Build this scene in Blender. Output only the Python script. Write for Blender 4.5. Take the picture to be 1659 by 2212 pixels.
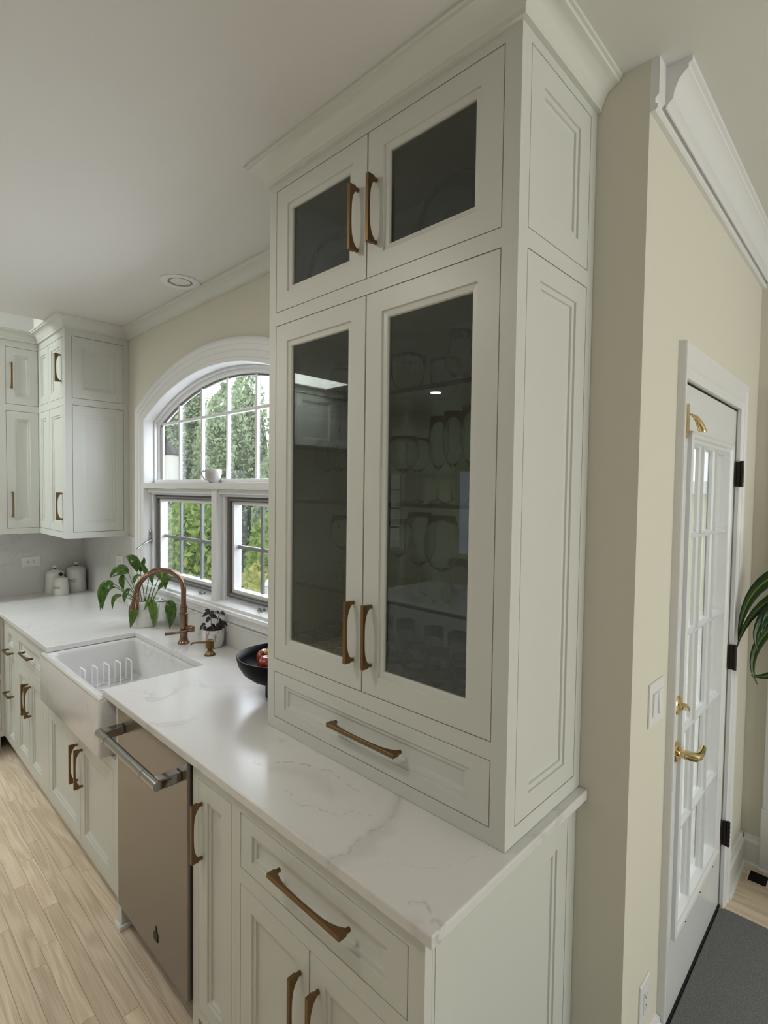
import bpy, bmesh, math, random
from mathutils import Vector, noise
random.seed(7)
PI = math.pi
SC = bpy.context.scene
for o in list(bpy.data.objects): bpy.data.objects.remove(o)
COL = SC.collection
# ------------------------------------------------------------------ camera
cd_ = bpy.data.cameras.new('camera'); cam = bpy.data.objects.new('camera', cd_); COL.objects.link(cam)
cam.location = (0.5978, -1.4123, 1.7143)
cam.rotation_euler = (math.radians(87.833), math.radians(-0.764), math.radians(43.828))
cd_.sensor_fit = 'HORIZONTAL'; cd_.sensor_width = 36.0; cd_.lens = 1149.0*36/1659
cd_.clip_start = 0.02; cd_.clip_end = 200
SC.camera = cam
SC.cycles.transparent_max_bounces = 48
# ------------------------------------------------------------------ world, lights, exposure
SC.view_settings.view_transform = 'Standard'; SC.view_settings.look = 'None'
SC.view_settings.gamma = 1.0; SC.view_settings.use_curve_mapping = False
SC.view_settings.exposure = 0.0
w = bpy.data.worlds.new('overcast_sky'); SC.world = w; w.use_nodes = True
bg = w.node_tree.nodes['Background']; bg.inputs['Color'].default_value = (0.90, 0.96, 1.0, 1); bg.inputs['Strength'].default_value = 1.7
def area(name, loc, rot, sx, sy, power, col):
    l = bpy.data.lights.new(name, 'AREA'); l.shape = 'RECTANGLE'; l.size = sx; l.size_y = sy
    l.energy = power; l.color = col
    o = bpy.data.objects.new(name, l); COL.objects.link(o); o.location = loc; o.rotation_euler = [math.radians(a) for a in rot]
    return o
# lamps added inside the closed right and rear walls as daylight fill
area('right_daylight_fill', (4.17, 0.15, 1.5), (0, 90, 0), 1.7, 2.5, 64, (0.945, 1.0, 0.99))
area('rear_daylight_fill', (-3.2, -5.17, 1.45), (90, 0, 0), 0.8, 1.1, 1.4, (0.5, 0.65, 1.0))
area('rear_streak_fill', (0.9, -5.17, 1.3), (90, 0, 0), 0.5, 1.9, 2.5, (0.8, 0.9, 1.0))  # added narrow lamp, shaped for streaks on the hutch glassware
area('daylight_kitchen_window', (-2.01, 0.55, 1.95), (-72, 0, 0), 1.6, 1.3, 42, (0.80, 0.86, 1.0))
area('daylight_skylight', (-3.58, -2.2, 3.16), (0, 0, 0), 0.36, 1.45, 48, (0.87, 0.96, 0.97))
# ------------------------------------------------------------------ materials
def mat(name, col, rough=0.5, metal=0.0, spec=0.5, coat=0.0):
    m = bpy.data.materials.new(name); m.use_nodes = True
    b = m.node_tree.nodes['Principled BSDF']
    b.inputs['Base Color'].default_value = (*col, 1); b.inputs['Roughness'].default_value = rough
    b.inputs['Metallic'].default_value = metal; b.inputs['Specular IOR Level'].default_value = spec
    b.inputs['Coat Weight'].default_value = coat
    return m
def nd(m, t, **k):
    n = m.node_tree.nodes.new(t)
    for a, v in k.items():
        if a.startswith('i_'): n.inputs[int(a[2:])].default_value = v
        else: setattr(n, a, v)
    return n
def lk(m, a, b): m.node_tree.links.new(a, b)
def bump(m, scale, strength, dist=0.001, detail=3):
    g = nd(m, 'ShaderNodeNewGeometry'); n = nd(m, 'ShaderNodeTexNoise'); n.inputs['Scale'].default_value = scale; n.inputs['Detail'].default_value = detail
    bp = nd(m, 'ShaderNodeBump'); bp.inputs['Strength'].default_value = strength; bp.inputs['Distance'].default_value = dist
    lk(m, g.outputs['Position'], n.inputs['Vector']); lk(m, n.outputs['Fac'], bp.inputs['Height'])
    lk(m, bp.outputs['Normal'], m.node_tree.nodes['Principled BSDF'].inputs['Normal'])
def mottle(m, c1, c2, scale, detail=4, rough=0.6, lo=0.35, hi=0.65, stretch=(1,1,1)):
    g = nd(m, 'ShaderNodeNewGeometry'); mp = nd(m, 'ShaderNodeMapping'); mp.inputs['Scale'].default_value = stretch
    n = nd(m, 'ShaderNodeTexNoise'); n.inputs['Scale'].default_value = scale; n.inputs['Detail'].default_value = detail; n.inputs['Roughness'].default_value = rough
    r = nd(m, 'ShaderNodeValToRGB'); r.color_ramp.elements[0].position = lo; r.color_ramp.elements[1].position = hi
    r.color_ramp.elements[0].color = (*c1, 1); r.color_ramp.elements[1].color = (*c2, 1)
    lk(m, g.outputs['Position'], mp.inputs['Vector']); lk(m, mp.outputs['Vector'], n.inputs['Vector']); lk(m, n.outputs['Fac'], r.inputs['Fac'])
    lk(m, r.outputs['Color'], m.node_tree.nodes['Principled BSDF'].inputs['Base Color'])
CAB = mat('cabinet_paint', (0.66, 0.665, 0.62), 0.38); bump(CAB, 260, 0.05, 0.0006)
WALL = mat('wall_paint', (0.715, 0.685, 0.585), 0.75, spec=0.3); bump(WALL, 180, 0.12, 0.001)
CEIL = mat('ceiling_paint', (0.74, 0.725, 0.69), 0.85, spec=0.2); bump(CEIL, 120, 0.15, 0.001)
TRIM = mat('trim_paint', (0.80, 0.80, 0.80), 0.33); bump(TRIM, 200, 0.04, 0.0006)
CROWN = mat('crown_paint', (0.70, 0.70, 0.645), 0.4)
BRASS = mat('brushed_brass', (0.215, 0.135, 0.065), 0.33, 1.0); bump(BRASS, 900, 0.08, 0.0002)
POLBR = mat('polished_brass', (0.78, 0.62, 0.34), 0.1, 1.0)
BRONZE = mat('rose_bronze', (0.27, 0.165, 0.115), 0.2, 1.0); bump(BRONZE, 700, 0.06, 0.0002)
CHROME = mat('polished_steel', (0.36, 0.35, 0.34), 0.12, 1.0)
BLACK = mat('black_matte', (0.003, 0.003, 0.0035), 0.42, spec=0.12)
DARKM = mat('dark_bronze_metal', (0.035, 0.028, 0.022), 0.45, 0.7)
SASHD = mat('sash_bronze', (0.10, 0.088, 0.076), 0.45)
MUNT = mat('grey_muntin', (0.25, 0.25, 0.26), 0.4)
FIRE = mat('fireclay', (0.80, 0.79, 0.77), 0.12, coat=0.6)
CER = mat('white_ceramic', (0.80, 0.79, 0.75), 0.3)
CUPM = mat('grey_white_porcelain', (0.46, 0.455, 0.43), 0.25)
PLAST = mat('white_plastic', (0.80, 0.80, 0.79), 0.35)
NAVY = mat('navy_glaze', (0.02, 0.028, 0.055), 0.06, coat=1.0)
RACKM = mat('white_coated_wire', (0.92, 0.93, 0.94), 0.35)
SOIL = mat('soil', (0.018, 0.013, 0.01), 0.95); mottle(SOIL, (0.008,0.006,0.005), (0.05,0.035,0.025), 160)
RUBBER = mat('black_rubber', (0.01, 0.01, 0.01), 0.8)
RED = mat('apple_skin', (0.30, 0.02, 0.025), 0.25, coat=0.3); mottle(RED, (0.22,0.008,0.012), (0.42,0.08,0.04), 40)
YEL = mat('banana_skin', (0.72, 0.46, 0.04), 0.45); mottle(YEL, (0.72,0.44,0.03), (0.78,0.55,0.08), 30)
STEM = mat('stem_brown', (0.08, 0.045, 0.02), 0.7)
INK = mat('black_ink', (0.01, 0.01, 0.012), 0.6)
MARBPOT = mat('marbled_pot', (0.8,0.8,0.79), 0.22); mottle(MARBPOT, (0.42,0.34,0.28), (0.80,0.79,0.78), 28, 3, 0.6, 0.36, 0.46, (1,1,0.45))
DOORP = mat('door_paint', (0.77, 0.78, 0.79), 0.22); bump(DOORP, 220, 0.05, 0.0006)
# brushed steel
STEEL = mat('brushed_steel', (0.29, 0.262, 0.24), 0.27, 1.0)
def _steel():
    m = STEEL; b = m.node_tree.nodes['Principled BSDF']
    g = nd(m,'ShaderNodeNewGeometry'); mp = nd(m,'ShaderNodeMapping'); mp.inputs['Scale'].default_value = (3, 3, 400)
    n = nd(m,'ShaderNodeTexNoise'); n.inputs['Scale'].default_value = 3; n.inputs['Detail'].default_value = 2
    bp = nd(m,'ShaderNodeBump'); bp.inputs['Strength'].default_value = 0.12; bp.inputs['Distance'].default_value = 0.0003
    lk(m,g.outputs['Position'],mp.inputs['Vector']); lk(m,mp.outputs['Vector'],n.inputs['Vector']); lk(m,n.outputs['Fac'],bp.inputs['Height']); lk(m,bp.outputs['Normal'],b.inputs['Normal'])
_steel()
# quartz with soft grey veins
def quartz(name, base, vein, rough, sc=1.0, segs=()):
    m = mat(name, base, rough, coat=0.0); b = m.node_tree.nodes['Principled BSDF']
    g = nd(m,'ShaderNodeNewGeometry')
    mp = nd(m,'ShaderNodeMapping'); mp.inputs['Rotation'].default_value = (0.3, 0.2, 0.9); mp.inputs['Location'].default_value = (0.33, 0.1, 0.2)
    n1 = nd(m,'ShaderNodeTexNoise'); n1.inputs['Scale'].default_value = 1.7*sc; n1.inputs['Detail'].default_value = 6; n1.inputs['Roughness'].default_value = 0.62; n1.inputs['Distortion'].default_value = 1.1
    lk(m,g.outputs['Position'],mp.inputs['Vector']); lk(m,mp.outputs['Vector'],n1.inputs['Vector'])
    s = nd(m,'ShaderNodeMath', operation='SUBTRACT'); s.inputs[1].default_value = 0.5; lk(m,n1.outputs['Fac'],s.inputs[0])
    a = nd(m,'ShaderNodeMath', operation='ABSOLUTE'); lk(m,s.outputs[0],a.inputs[0])
    r = nd(m,'ShaderNodeMapRange'); r.inputs['From Min'].default_value = 0.0; r.inputs['From Max'].default_value = 0.022; r.inputs['To Min'].default_value = 1.0; r.inputs['To Max'].default_value = 0.0
    lk(m,a.outputs[0],r.inputs['Value'])
    n2 = nd(m,'ShaderNodeTexNoise'); n2.inputs['Scale'].default_value = 2.6*sc; n2.inputs['Detail'].default_value = 3; lk(m,mp.outputs['Vector'],n2.inputs['Vector'])
    r2 = nd(m,'ShaderNodeMapRange'); r2.inputs['From Min'].default_value = 0.46; r2.inputs['From Max'].default_value = 0.66; lk(m,n2.outputs['Fac'],r2.inputs['Value'])
    mu = nd(m,'ShaderNodeMath', operation='MULTIPLY'); lk(m,r.outputs[0],mu.inputs[0]); lk(m,r2.outputs[0],mu.inputs[1])
    n3 = nd(m,'ShaderNodeTexNoise'); n3.inputs['Scale'].default_value = 1.3*sc; n3.inputs['Detail'].default_value = 5; n3.inputs['Distortion'].default_value = 0.7; lk(m,mp.outputs['Vector'],n3.inputs['Vector'])
    r3 = nd(m,'ShaderNodeMapRange'); r3.inputs['From Min'].default_value = 0.52; r3.inputs['From Max'].default_value = 0.72; r3.inputs['To Max'].default_value = 0.30; lk(m,n3.outputs['Fac'],r3.inputs['Value'])
    ad = nd(m,'ShaderNodeMath', operation='ADD', use_clamp=True); lk(m,mu.outputs[0],ad.inputs[0]); lk(m,r3.outputs[0],ad.inputs[1])
    if segs:
        gs = nd(m,'ShaderNodeMath', operation='MULTIPLY'); gs.inputs[1].default_value = 0.5; lk(m,ad.outputs[0],gs.inputs[0]); tot = gs.outputs[0]
        nw = nd(m,'ShaderNodeTexNoise'); nw.inputs['Scale'].default_value = 14; nw.inputs['Detail'].default_value = 5; lk(m,g.outputs['Position'],nw.inputs['Vector'])
        c0 = nd(m,'ShaderNodeVectorMath', operation='MULTIPLY_ADD'); c0.inputs[1].default_value = (.09,.09,0); c0.inputs[2].default_value = (-.045,-.045,0); lk(m,nw.outputs['Color'],c0.inputs[0])
        c1 = nd(m,'ShaderNodeVectorMath', operation='ADD'); lk(m,g.outputs['Position'],c1.inputs[0]); lk(m,c0.outputs[0],c1.inputs[1])
        fl = nd(m,'ShaderNodeVectorMath', operation='MULTIPLY'); fl.inputs[1].default_value = (1,1,0); lk(m,c1.outputs[0],fl.inputs[0])
        sp = nd(m,'ShaderNodeTexNoise'); sp.inputs['Scale'].default_value = 60; sp.inputs['Detail'].default_value = 3; lk(m,g.outputs['Position'],sp.inputs['Vector'])
        spk = nd(m,'ShaderNodeMapRange'); spk.inputs['From Min'].default_value = .42; spk.inputs['From Max'].default_value = .60; lk(m,sp.outputs['Fac'],spk.inputs['Value'])
        for pts_, wd_, st_, speck in segs:
            dmin = None
            for (ax,ay),(bx_,by_) in zip(pts_, pts_[1:]):
                ab = Vector((bx_-ax,by_-ay,0)); pa = nd(m,'ShaderNodeVectorMath', operation='SUBTRACT'); pa.inputs[1].default_value = (ax,ay,0); lk(m,fl.outputs[0],pa.inputs[0])
                dt = nd(m,'ShaderNodeVectorMath', operation='DOT_PRODUCT'); dt.inputs[1].default_value = tuple(ab/ab.length_squared); lk(m,pa.outputs[0],dt.inputs[0])
                cl = nd(m,'ShaderNodeClamp'); lk(m,dt.outputs['Value'],cl.inputs['Value'])
                sc_n = nd(m,'ShaderNodeVectorMath', operation='SCALE'); sc_n.inputs[0].default_value = tuple(ab); lk(m,cl.outputs[0],sc_n.inputs['Scale'])
                ds = nd(m,'ShaderNodeVectorMath', operation='DISTANCE'); lk(m,pa.outputs[0],ds.inputs[0]); lk(m,sc_n.outputs[0],ds.inputs[1])
                if dmin is None: dmin = ds.outputs['Value']
                else:
                    mn = nd(m,'ShaderNodeMath', operation='MINIMUM'); lk(m,dmin,mn.inputs[0]); lk(m,ds.outputs['Value'],mn.inputs[1]); dmin = mn.outputs[0]
            mr_ = nd(m,'ShaderNodeMapRange'); mr_.interpolation_type = 'SMOOTHSTEP'; mr_.inputs['From Max'].default_value = wd_; mr_.inputs['To Min'].default_value = st_; mr_.inputs['To Max'].default_value = 0; lk(m,dmin,mr_.inputs['Value'])
            o_ = mr_.outputs[0]
            if speck:
                ml = nd(m,'ShaderNodeMath', operation='MULTIPLY'); lk(m,o_,ml.inputs[0]); lk(m,spk.outputs[0],ml.inputs[1]); o_ = ml.outputs[0]
            aa = nd(m,'ShaderNodeMath', operation='ADD', use_clamp=True); lk(m,tot,aa.inputs[0]); lk(m,o_,aa.inputs[1]); tot = aa.outputs[0]
    else: tot = ad.outputs[0]
    mx = nd(m,'ShaderNodeMix', data_type='RGBA'); mx.inputs['A'].default_value = (*base,1); mx.inputs['B'].default_value = (*vein,1)
    lk(m,tot,mx.inputs['Factor']); lk(m,mx.outputs['Result'],b.inputs['Base Color'])
    return m
QUARTZ = quartz('quartz_counter', (0.74, 0.725, 0.705), (0.50, 0.48, 0.46), 0.2, 1.0, (
    (((-.33,-.36),(-.27,-.46),(-.235,-.57),(-.25,-.69)), .040, .34, False), (((-.31,-.38),(-.262,-.47),(-.245,-.57),(-.262,-.68)), .007, .5, True),
    (((-.74,-.56),(-.62,-.47),(-.53,-.44),(-.42,-.45)), .007, .8, True), (((-.66,-.54),(-.55,-.49),(-.45,-.50)), .05, .25, False), (((-.56,-.60),(-.40,-.577),(-.29,-.48)), .005, .7, True),
    (((-.06,-.655),(-.03,-.625),(.01,-.635),(.03,-.70)), .009, .8, True), (((-.05,-.70),(-.02,-.66)), .02, .3, False), (((-.22,-.66),(-.10,-.55),(-.03,-.44)), .004, .45, True)))
SPLASH = quartz('quartz_backsplash', (0.66, 0.65, 0.62), (0.54, 0.53, 0.505), 0.3)
# oak plank
def oak():
    m = mat('pale_oak', (0.5,0.4,0.3), 0.42); b = m.node_tree.nodes['Principled BSDF']
    g = nd(m,'ShaderNodeNewGeometry'); oi = nd(m,'ShaderNodeObjectInfo')
    at = nd(m,'ShaderNodeAttribute', attribute_name='tone')
    sm = nd(m,'ShaderNodeMath', operation='ADD'); lk(m,oi.outputs['Random'],sm.inputs[0]); lk(m,at.outputs['Fac'],sm.inputs[1])
    fr = nd(m,'ShaderNodeMath', operation='FRACT'); lk(m,sm.outputs[0],fr.inputs[0])
    off = nd(m,'ShaderNodeMath', operation='MULTIPLY'); off.inputs[1].default_value = 37.0; lk(m,fr.outputs[0],off.inputs[0])
    cx = nd(m,'ShaderNodeCombineXYZ'); lk(m,off.outputs[0],cx.inputs[0]); lk(m,off.outputs[0],cx.inputs[1])
    av = nd(m,'ShaderNodeVectorMath', operation='ADD'); lk(m,g.outputs['Position'],av.inputs[0]); lk(m,cx.outputs[0],av.inputs[1])
    mp = nd(m,'ShaderNodeMapping'); mp.inputs['Scale'].default_value = (1.1, 13, 5); lk(m,av.outputs[0],mp.inputs['Vector'])
    n1 = nd(m,'ShaderNodeTexNoise'); n1.inputs['Scale'].default_value = 1.0; n1.inputs['Detail'].default_value = 2; n1.inputs['Distortion'].default_value = 0.4; lk(m,mp.outputs['Vector'],n1.inputs['Vector'])
    k = nd(m,'ShaderNodeMath', operation='MULTIPLY'); k.inputs[1].default_value = 38; lk(m,n1.outputs['Fac'],k.inputs[0])
    sn = nd(m,'ShaderNodeMath', operation='SINE'); lk(m,k.outputs[0],sn.inputs[0])
    mp2 = nd(m,'ShaderNodeMapping'); mp2.inputs['Scale'].default_value = (6, 210, 20); lk(m,av.outputs[0],mp2.inputs['Vector'])
    n2 = nd(m,'ShaderNodeTexNoise'); n2.inputs['Scale'].default_value = 1.0; n2.inputs['Detail'].default_value = 4; lk(m,mp2.outputs['Vector'],n2.inputs['Vector'])
    mr = nd(m,'ShaderNodeMapRange'); mr.inputs['From Min'].default_value = -1; mr.inputs['From Max'].default_value = 1; mr.inputs['To Min'].default_value = 0; mr.inputs['To Max'].default_value = 0.42; lk(m,sn.outputs[0],mr.inputs['Value'])
    m2 = nd(m,'ShaderNodeMapRange'); m2.inputs['From Min'].default_value = 0.3; m2.inputs['From Max'].default_value = 0.7; m2.inputs['To Max'].default_value = 0.45; lk(m,n2.outputs['Fac'],m2.inputs['Value'])
    a1 = nd(m,'ShaderNodeMath', operation='ADD'); lk(m,mr.outputs[0],a1.inputs[0]); lk(m,m2.outputs[0],a1.inputs[1])
    mx = nd(m,'ShaderNodeMix', data_type='RGBA'); mx.inputs['A'].default_value = (0.93,0.79,0.615,1); mx.inputs['B'].default_value = (0.58,0.44,0.31,1); lk(m,a1.outputs[0],mx.inputs['Factor'])
    hs = nd(m,'ShaderNodeHueSaturation'); v = nd(m,'ShaderNodeMapRange'); v.inputs['To Min'].default_value = 0.87; v.inputs['To Max'].default_value = 1.07; lk(m,fr.outputs[0],v.inputs['Value'])
    lk(m,v.outputs[0],hs.inputs['Value']); lk(m,mx.outputs['Result'],hs.inputs['Color'])
    lk(m,hs.outputs['Color'],b.inputs['Base Color'])
    return m
OAK = oak()
MAT_ = mat('charcoal_mat_weave', (0.11,0.11,0.115), 0.85); mottle(MAT_, (0.11,0.11,0.113), (0.21,0.21,0.215), 260, 3); bump(MAT_, 500, 0.4, 0.001)
def glassy(name, tint, ior=1.5, rough=0.0, boost=1.0):
    m = bpy.data.materials.new(name); m.use_nodes = True; nt = m.node_tree; nt.nodes.clear()
    o = nd(m,'ShaderNodeOutputMaterial'); t = nd(m,'ShaderNodeBsdfTransparent'); t.inputs[0].default_value = (*tint,1)
    g = nd(m,'ShaderNodeBsdfGlossy'); g.inputs['Roughness'].default_value = rough; g.inputs['Color'].default_value = (1,1,1,1)
    lw = nd(m,'ShaderNodeLayerWeight'); lw.inputs['Blend'].default_value = 0.5; r0 = ((ior-1)/(ior+1))**2
    pw = nd(m,'ShaderNodeMath', operation='POWER'); pw.inputs[1].default_value = 5.0; lk(m,lw.outputs['Facing'],pw.inputs[0])
    sc = nd(m,'ShaderNodeMath', operation='MULTIPLY_ADD'); sc.inputs[1].default_value = 1-r0; sc.inputs[2].default_value = r0; lk(m,pw.outputs[0],sc.inputs[0])
    k = nd(m,'ShaderNodeMath', operation='MULTIPLY', use_clamp=True); k.inputs[1].default_value = boost; lk(m,sc.outputs[0],k.inputs[0])
    x = nd(m,'ShaderNodeMixShader'); lk(m,k.outputs[0],x.inputs[0]); lk(m,t.outputs[0],x.inputs[1]); lk(m,g.outputs[0],x.inputs[2]); lk(m,x.outputs[0],o.inputs[0])
    return m
PANE = glassy('cabinet_glass', (0.66,0.70,0.66), 1.5, 0.0, 1.5)
WPANE = glassy('window_glass', (0.97,0.98,0.97), 1.45, 0.0, 1.0)
def glassware():
    m = bpy.data.materials.new('clear_glassware'); m.use_nodes = True; m.node_tree.nodes.clear()
    o = nd(m,'ShaderNodeOutputMaterial'); t = nd(m,'ShaderNodeBsdfTransparent'); d = nd(m,'ShaderNodeBsdfDiffuse'); d.inputs[0].default_value = (.92,.95,.94,1)
    g = nd(m,'ShaderNodeBsdfGlossy'); g.inputs['Roughness'].default_value = .03
    lw = nd(m,'ShaderNodeLayerWeight'); lw.inputs['Blend'].default_value = .5
    def pw(e, mul, add):
        a = nd(m,'ShaderNodeMath', operation='POWER'); a.inputs[1].default_value = e; lk(m,lw.outputs['Facing'],a.inputs[0])
        b = nd(m,'ShaderNodeMath', operation='MULTIPLY_ADD', use_clamp=True); b.inputs[1].default_value = mul; b.inputs[2].default_value = add; lk(m,a.outputs[0],b.inputs[0]); return b.outputs[0]
    ab = nd(m,'ShaderNodeMix', data_type='RGBA'); ab.inputs['A'].default_value = (.975,.98,.978,1); ab.inputs['B'].default_value = (.22,.26,.25,1); lk(m,pw(4,1,0),ab.inputs['Factor']); lk(m,ab.outputs['Result'],t.inputs[0])
    x = nd(m,'ShaderNodeMixShader'); lk(m,pw(3,.22,.02),x.inputs[0]); lk(m,t.outputs[0],x.inputs[1]); lk(m,d.outputs[0],x.inputs[2])
    y = nd(m,'ShaderNodeMixShader'); lk(m,pw(4,.8,.12),y.inputs[0]); lk(m,x.outputs[0],y.inputs[1]); lk(m,g.outputs[0],y.inputs[2]); lk(m,y.outputs[0],o.inputs[0])
    return m
SHELFG = glassy('glass_shelf', (0.90,0.95,0.92), 1.5, 0.0, 1.0)
GLASSW = mat('clear_glassware', (.97,.985,.98), 0.0); _b = GLASSW.node_tree.nodes['Principled BSDF']; _b.inputs['Transmission Weight'].default_value = 1.0; _b.inputs['IOR'].default_value = 1.5

EDGE = mat('dark_green_glass_edge', (0.004,0.010,0.010), 0.35, spec=0.1)
def emis(name, col, s):
    m = bpy.data.materials.new(name); m.use_nodes = True; nt = m.node_tree; nt.nodes.clear()
    o = nd(m,'ShaderNodeOutputMaterial'); e = nd(m,'ShaderNodeEmission'); e.inputs[0].default_value = (*col,1); e.inputs[1].default_value = s; lk(m,e.outputs[0],o.inputs[0]); return m
LAMP = emis('lamp_disc', (1,0.95,0.88), 6)
def leafmat(name, c1, c2, rough=0.4, trans=0.35, c3=None):
    m = mat(name, c1, rough); nt = m.node_tree; b = nt.nodes['Principled BSDF']; out = nt.nodes['Material Output']
    at = nd(m,'ShaderNodeAttribute', attribute_name='tone'); r = nd(m,'ShaderNodeValToRGB')
    r.color_ramp.elements[0].color = (*c1,1); r.color_ramp.elements[1].color = (*c2,1)
    if c3: e = r.color_ramp.elements.new(0.5); e.color = (*c3,1)
    lk(m,at.outputs['Fac'],r.inputs['Fac']); lk(m,r.outputs['Color'],b.inputs['Base Color'])
    if trans:
        t = nd(m,'ShaderNodeBsdfTranslucent'); lk(m,r.outputs['Color'],t.inputs[0])
        x = nd(m,'ShaderNodeMixShader'); x.inputs[0].default_value = trans
        lk(m,b.outputs[0],x.inputs[1]); lk(m,t.outputs[0],x.inputs[2]); lk(m,x.outputs[0],out.inputs[0])
    return m
LILY = leafmat('lily_leaf', (0.03,0.10,0.018), (0.22,0.34,0.05), 0.25, 0.3)
DARKL = leafmat('dark_purple_leaf', (0.018,0.012,0.014), (0.05,0.035,0.04), 0.35, 0.05)
CORN = leafmat('corn_plant_leaf', (0.012,0.04,0.010), (0.20,0.28,0.03), 0.3, 0.2, (0.02,0.06,0.012))
HEDGE = leafmat('hedge_leaf', (0.22,0.30,0.17), (0.85,0.92,0.66), 0.5, 0.5, (0.50,0.62,0.40))
VINE = leafmat('vine_leaf', (0.14,0.28,0.05), (0.62,0.78,0.22), 0.45, 0.45)
HOSTA = leafmat('hosta_leaf', (0.45,0.50,0.12), (0.75,0.75,0.30), 0.45, 0.4)
REDL = leafmat('red_leaf', (0.25,0.04,0.06), (0.50,0.15,0.16), 0.45, 0.4)
CORE = mat('hedge_core', (0.05,0.07,0.04), 0.95); mottle(CORE, (0.04,0.055,0.035), (0.20,0.25,0.15), 6)
GROUND = mat('mulch_ground', (0.12,0.10,0.07), 0.95); mottle(GROUND, (0.06,0.05,0.035), (0.17,0.15,0.08), 9)
PATIO = mat('pale_paving', (0.62,0.60,0.56), 0.8); mottle(PATIO, (0.55,0.53,0.49), (0.68,0.66,0.62), 7)
SIDING = mat('cream_siding', (0.72,0.70,0.50), 0.7)
BARK = mat('bark', (0.10,0.07,0.05), 0.9)
# ------------------------------------------------------------------ helpers
WL = {}
def empty(name, loc, label=None, cat=None, group=None):
    o = bpy.data.objects.new(name, None); COL.objects.link(o); o.location = loc; o.empty_display_size = 0.05
    WL[o.name] = Vector(loc)
    if label: tag(o, label, cat, group)
    return o
def tag(o, label=None, cat=None, group=None, kind=None):
    if label: o['label'] = label
    if cat: o['category'] = cat
    if group: o['group'] = group
    if kind: o['kind'] = kind
    return o
class MB:
    def __init__(s): s.v = []; s.f = []; s.t = []
    def add(s, vs, fs, tone=0.0):
        b = len(s.v); s.v += [tuple(v) for v in vs]; s.f += [tuple(i+b for i in f) for f in fs]; s.t += [tone]*len(fs); return s
    def box(s, x0,x1,y0,y1,z0,z1, F=None, tone=0.0):
        P = [(x,y,z) for z in (z0,z1) for y in (y0,y1) for x in (x0,x1)]
        if F: P = [F(*p) for p in P]
        return s.add(P, [(0,2,3,1),(4,5,7,6),(0,1,5,4),(2,6,7,3),(0,4,6,2),(1,3,7,5)], tone)
    def prism(s, poly, F, a, b):
        n = len(poly); P = [F(p[0],p[1],a) for p in poly]+[F(p[0],p[1],b) for p in poly]
        fs = [tuple(range(n)), tuple(range(2*n-1,n-1,-1))]+[(i,i+n,(i+1)%n+n,(i+1)%n) for i in range(n)]
        return s.add(P, fs)
    def skin(s, loops, closed=True, cap0=False, cap1=False, tones=None):
        n = len(loops[0]); b = len(s.v)
        for L in loops: s.v += [tuple(p) for p in L]
        for i in range(len(loops)-1):
            for j in range(n if closed else n-1):
                k = (j+1)%n; s.f.append((b+i*n+j, b+i*n+k, b+(i+1)*n+k, b+(i+1)*n+j)); s.t.append(tones[i] if tones else 0.0)
        if cap0: s.f.append(tuple(b+j for j in range(n-1,-1,-1))); s.t.append(0)
        if cap1: s.f.append(tuple(b+(len(loops)-1)*n+j for j in range(n))); s.t.append(0)
        return s
    def lathe(s, prof, c=(0,0,0), n=24, cap0=False, cap1=False, mod=None):
        L = []
        for r, z in prof:
            L.append([(c[0]+(r*(mod(j/n*2*PI) if mod else 1))*math.cos(j/n*2*PI), c[1]+(r*(mod(j/n*2*PI) if mod else 1))*math.sin(j/n*2*PI), c[2]+z) for j in range(n)])
        return s.skin(L, True, cap0, cap1)
    def tube(s, pts, rad, n=8, caps=True):
        pts = [Vector(p) for p in pts]; L = []
        if not isinstance(rad, (list, tuple)): rad = [rad]*len(pts)
        up = None
        for i, p in enumerate(pts):
            d = (pts[min(i+1,len(pts)-1)]-pts[max(i-1,0)]).normalized()
            if up is None: up = d.orthogonal().normalized()
            up = (up-d*up.dot(d)).normalized(); sd = d.cross(up)
            L.append([p+(up*math.cos(a)+sd*math.sin(a))*rad[i] for a in [k/n*2*PI for k in range(n)]])
        return s.skin(L, True, caps, caps)
    def build(s, name, m, parent=None, smooth=False, bevel=0, loc=None, bseg=2):
        me = bpy.data.meshes.new(name)
        c = Vector(loc) if loc is not None else Vector([ (min(v[i] for v in s.v)+max(v[i] for v in s.v))/2 if i<2 else min(v[2] for v in s.v) for i in range(3)])
        me.from_pydata([tuple(Vector(v)-c) for v in s.v], [], s.f)
        if any(s.t):
            a = me.attributes.new('tone','FLOAT','FACE'); a.data.foreach_set('value', s.t)
        me.materials.append(m)
        bm = bmesh.new(); bm.from_mesh(me); bmesh.ops.recalc_face_normals(bm, faces=bm.faces); bm.to_mesh(me); bm.free()
        if smooth:
            for p in me.polygons: p.use_smooth = True
            if smooth != 'all': me.set_sharp_from_angle(angle=math.radians(38))
        o = bpy.data.objects.new(name, me); COL.objects.link(o)
        WL[o.name] = c.copy()
        if parent is not None: o.parent = parent; o.location = c-WL[parent.name]
        else: o.location = c
        if bevel:
            b = o.modifiers.new('bevel','BEVEL'); b.width = bevel; b.segments = bseg; b.limit_method = 'ANGLE'; b.angle_limit = math.radians(40)
            b.harden_normals = False
        return o
def struct(o): o['kind'] = 'structure'; return o
def dup(root, loc, rotz=0, label=None, group=None, scale=None):
    r = root.copy(); COL.objects.link(r); r.location = loc; r.rotation_euler = (0,0,rotz)
    if scale: r.scale = scale
    if label: r['label'] = label
    if group: r['group'] = group
    WL[r.name] = Vector(loc)
    for ch in list(root.children):
        c = ch.copy(); COL.objects.link(c); c.parent = r
        for g in ch.children:
            d = g.copy(); COL.objects.link(d); d.parent = c
    return r
def FY(Y):   # a front facing -y at plane Y: (along x, outward, z)
    return lambda a,d,z: (a, Y-d, z)
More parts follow.
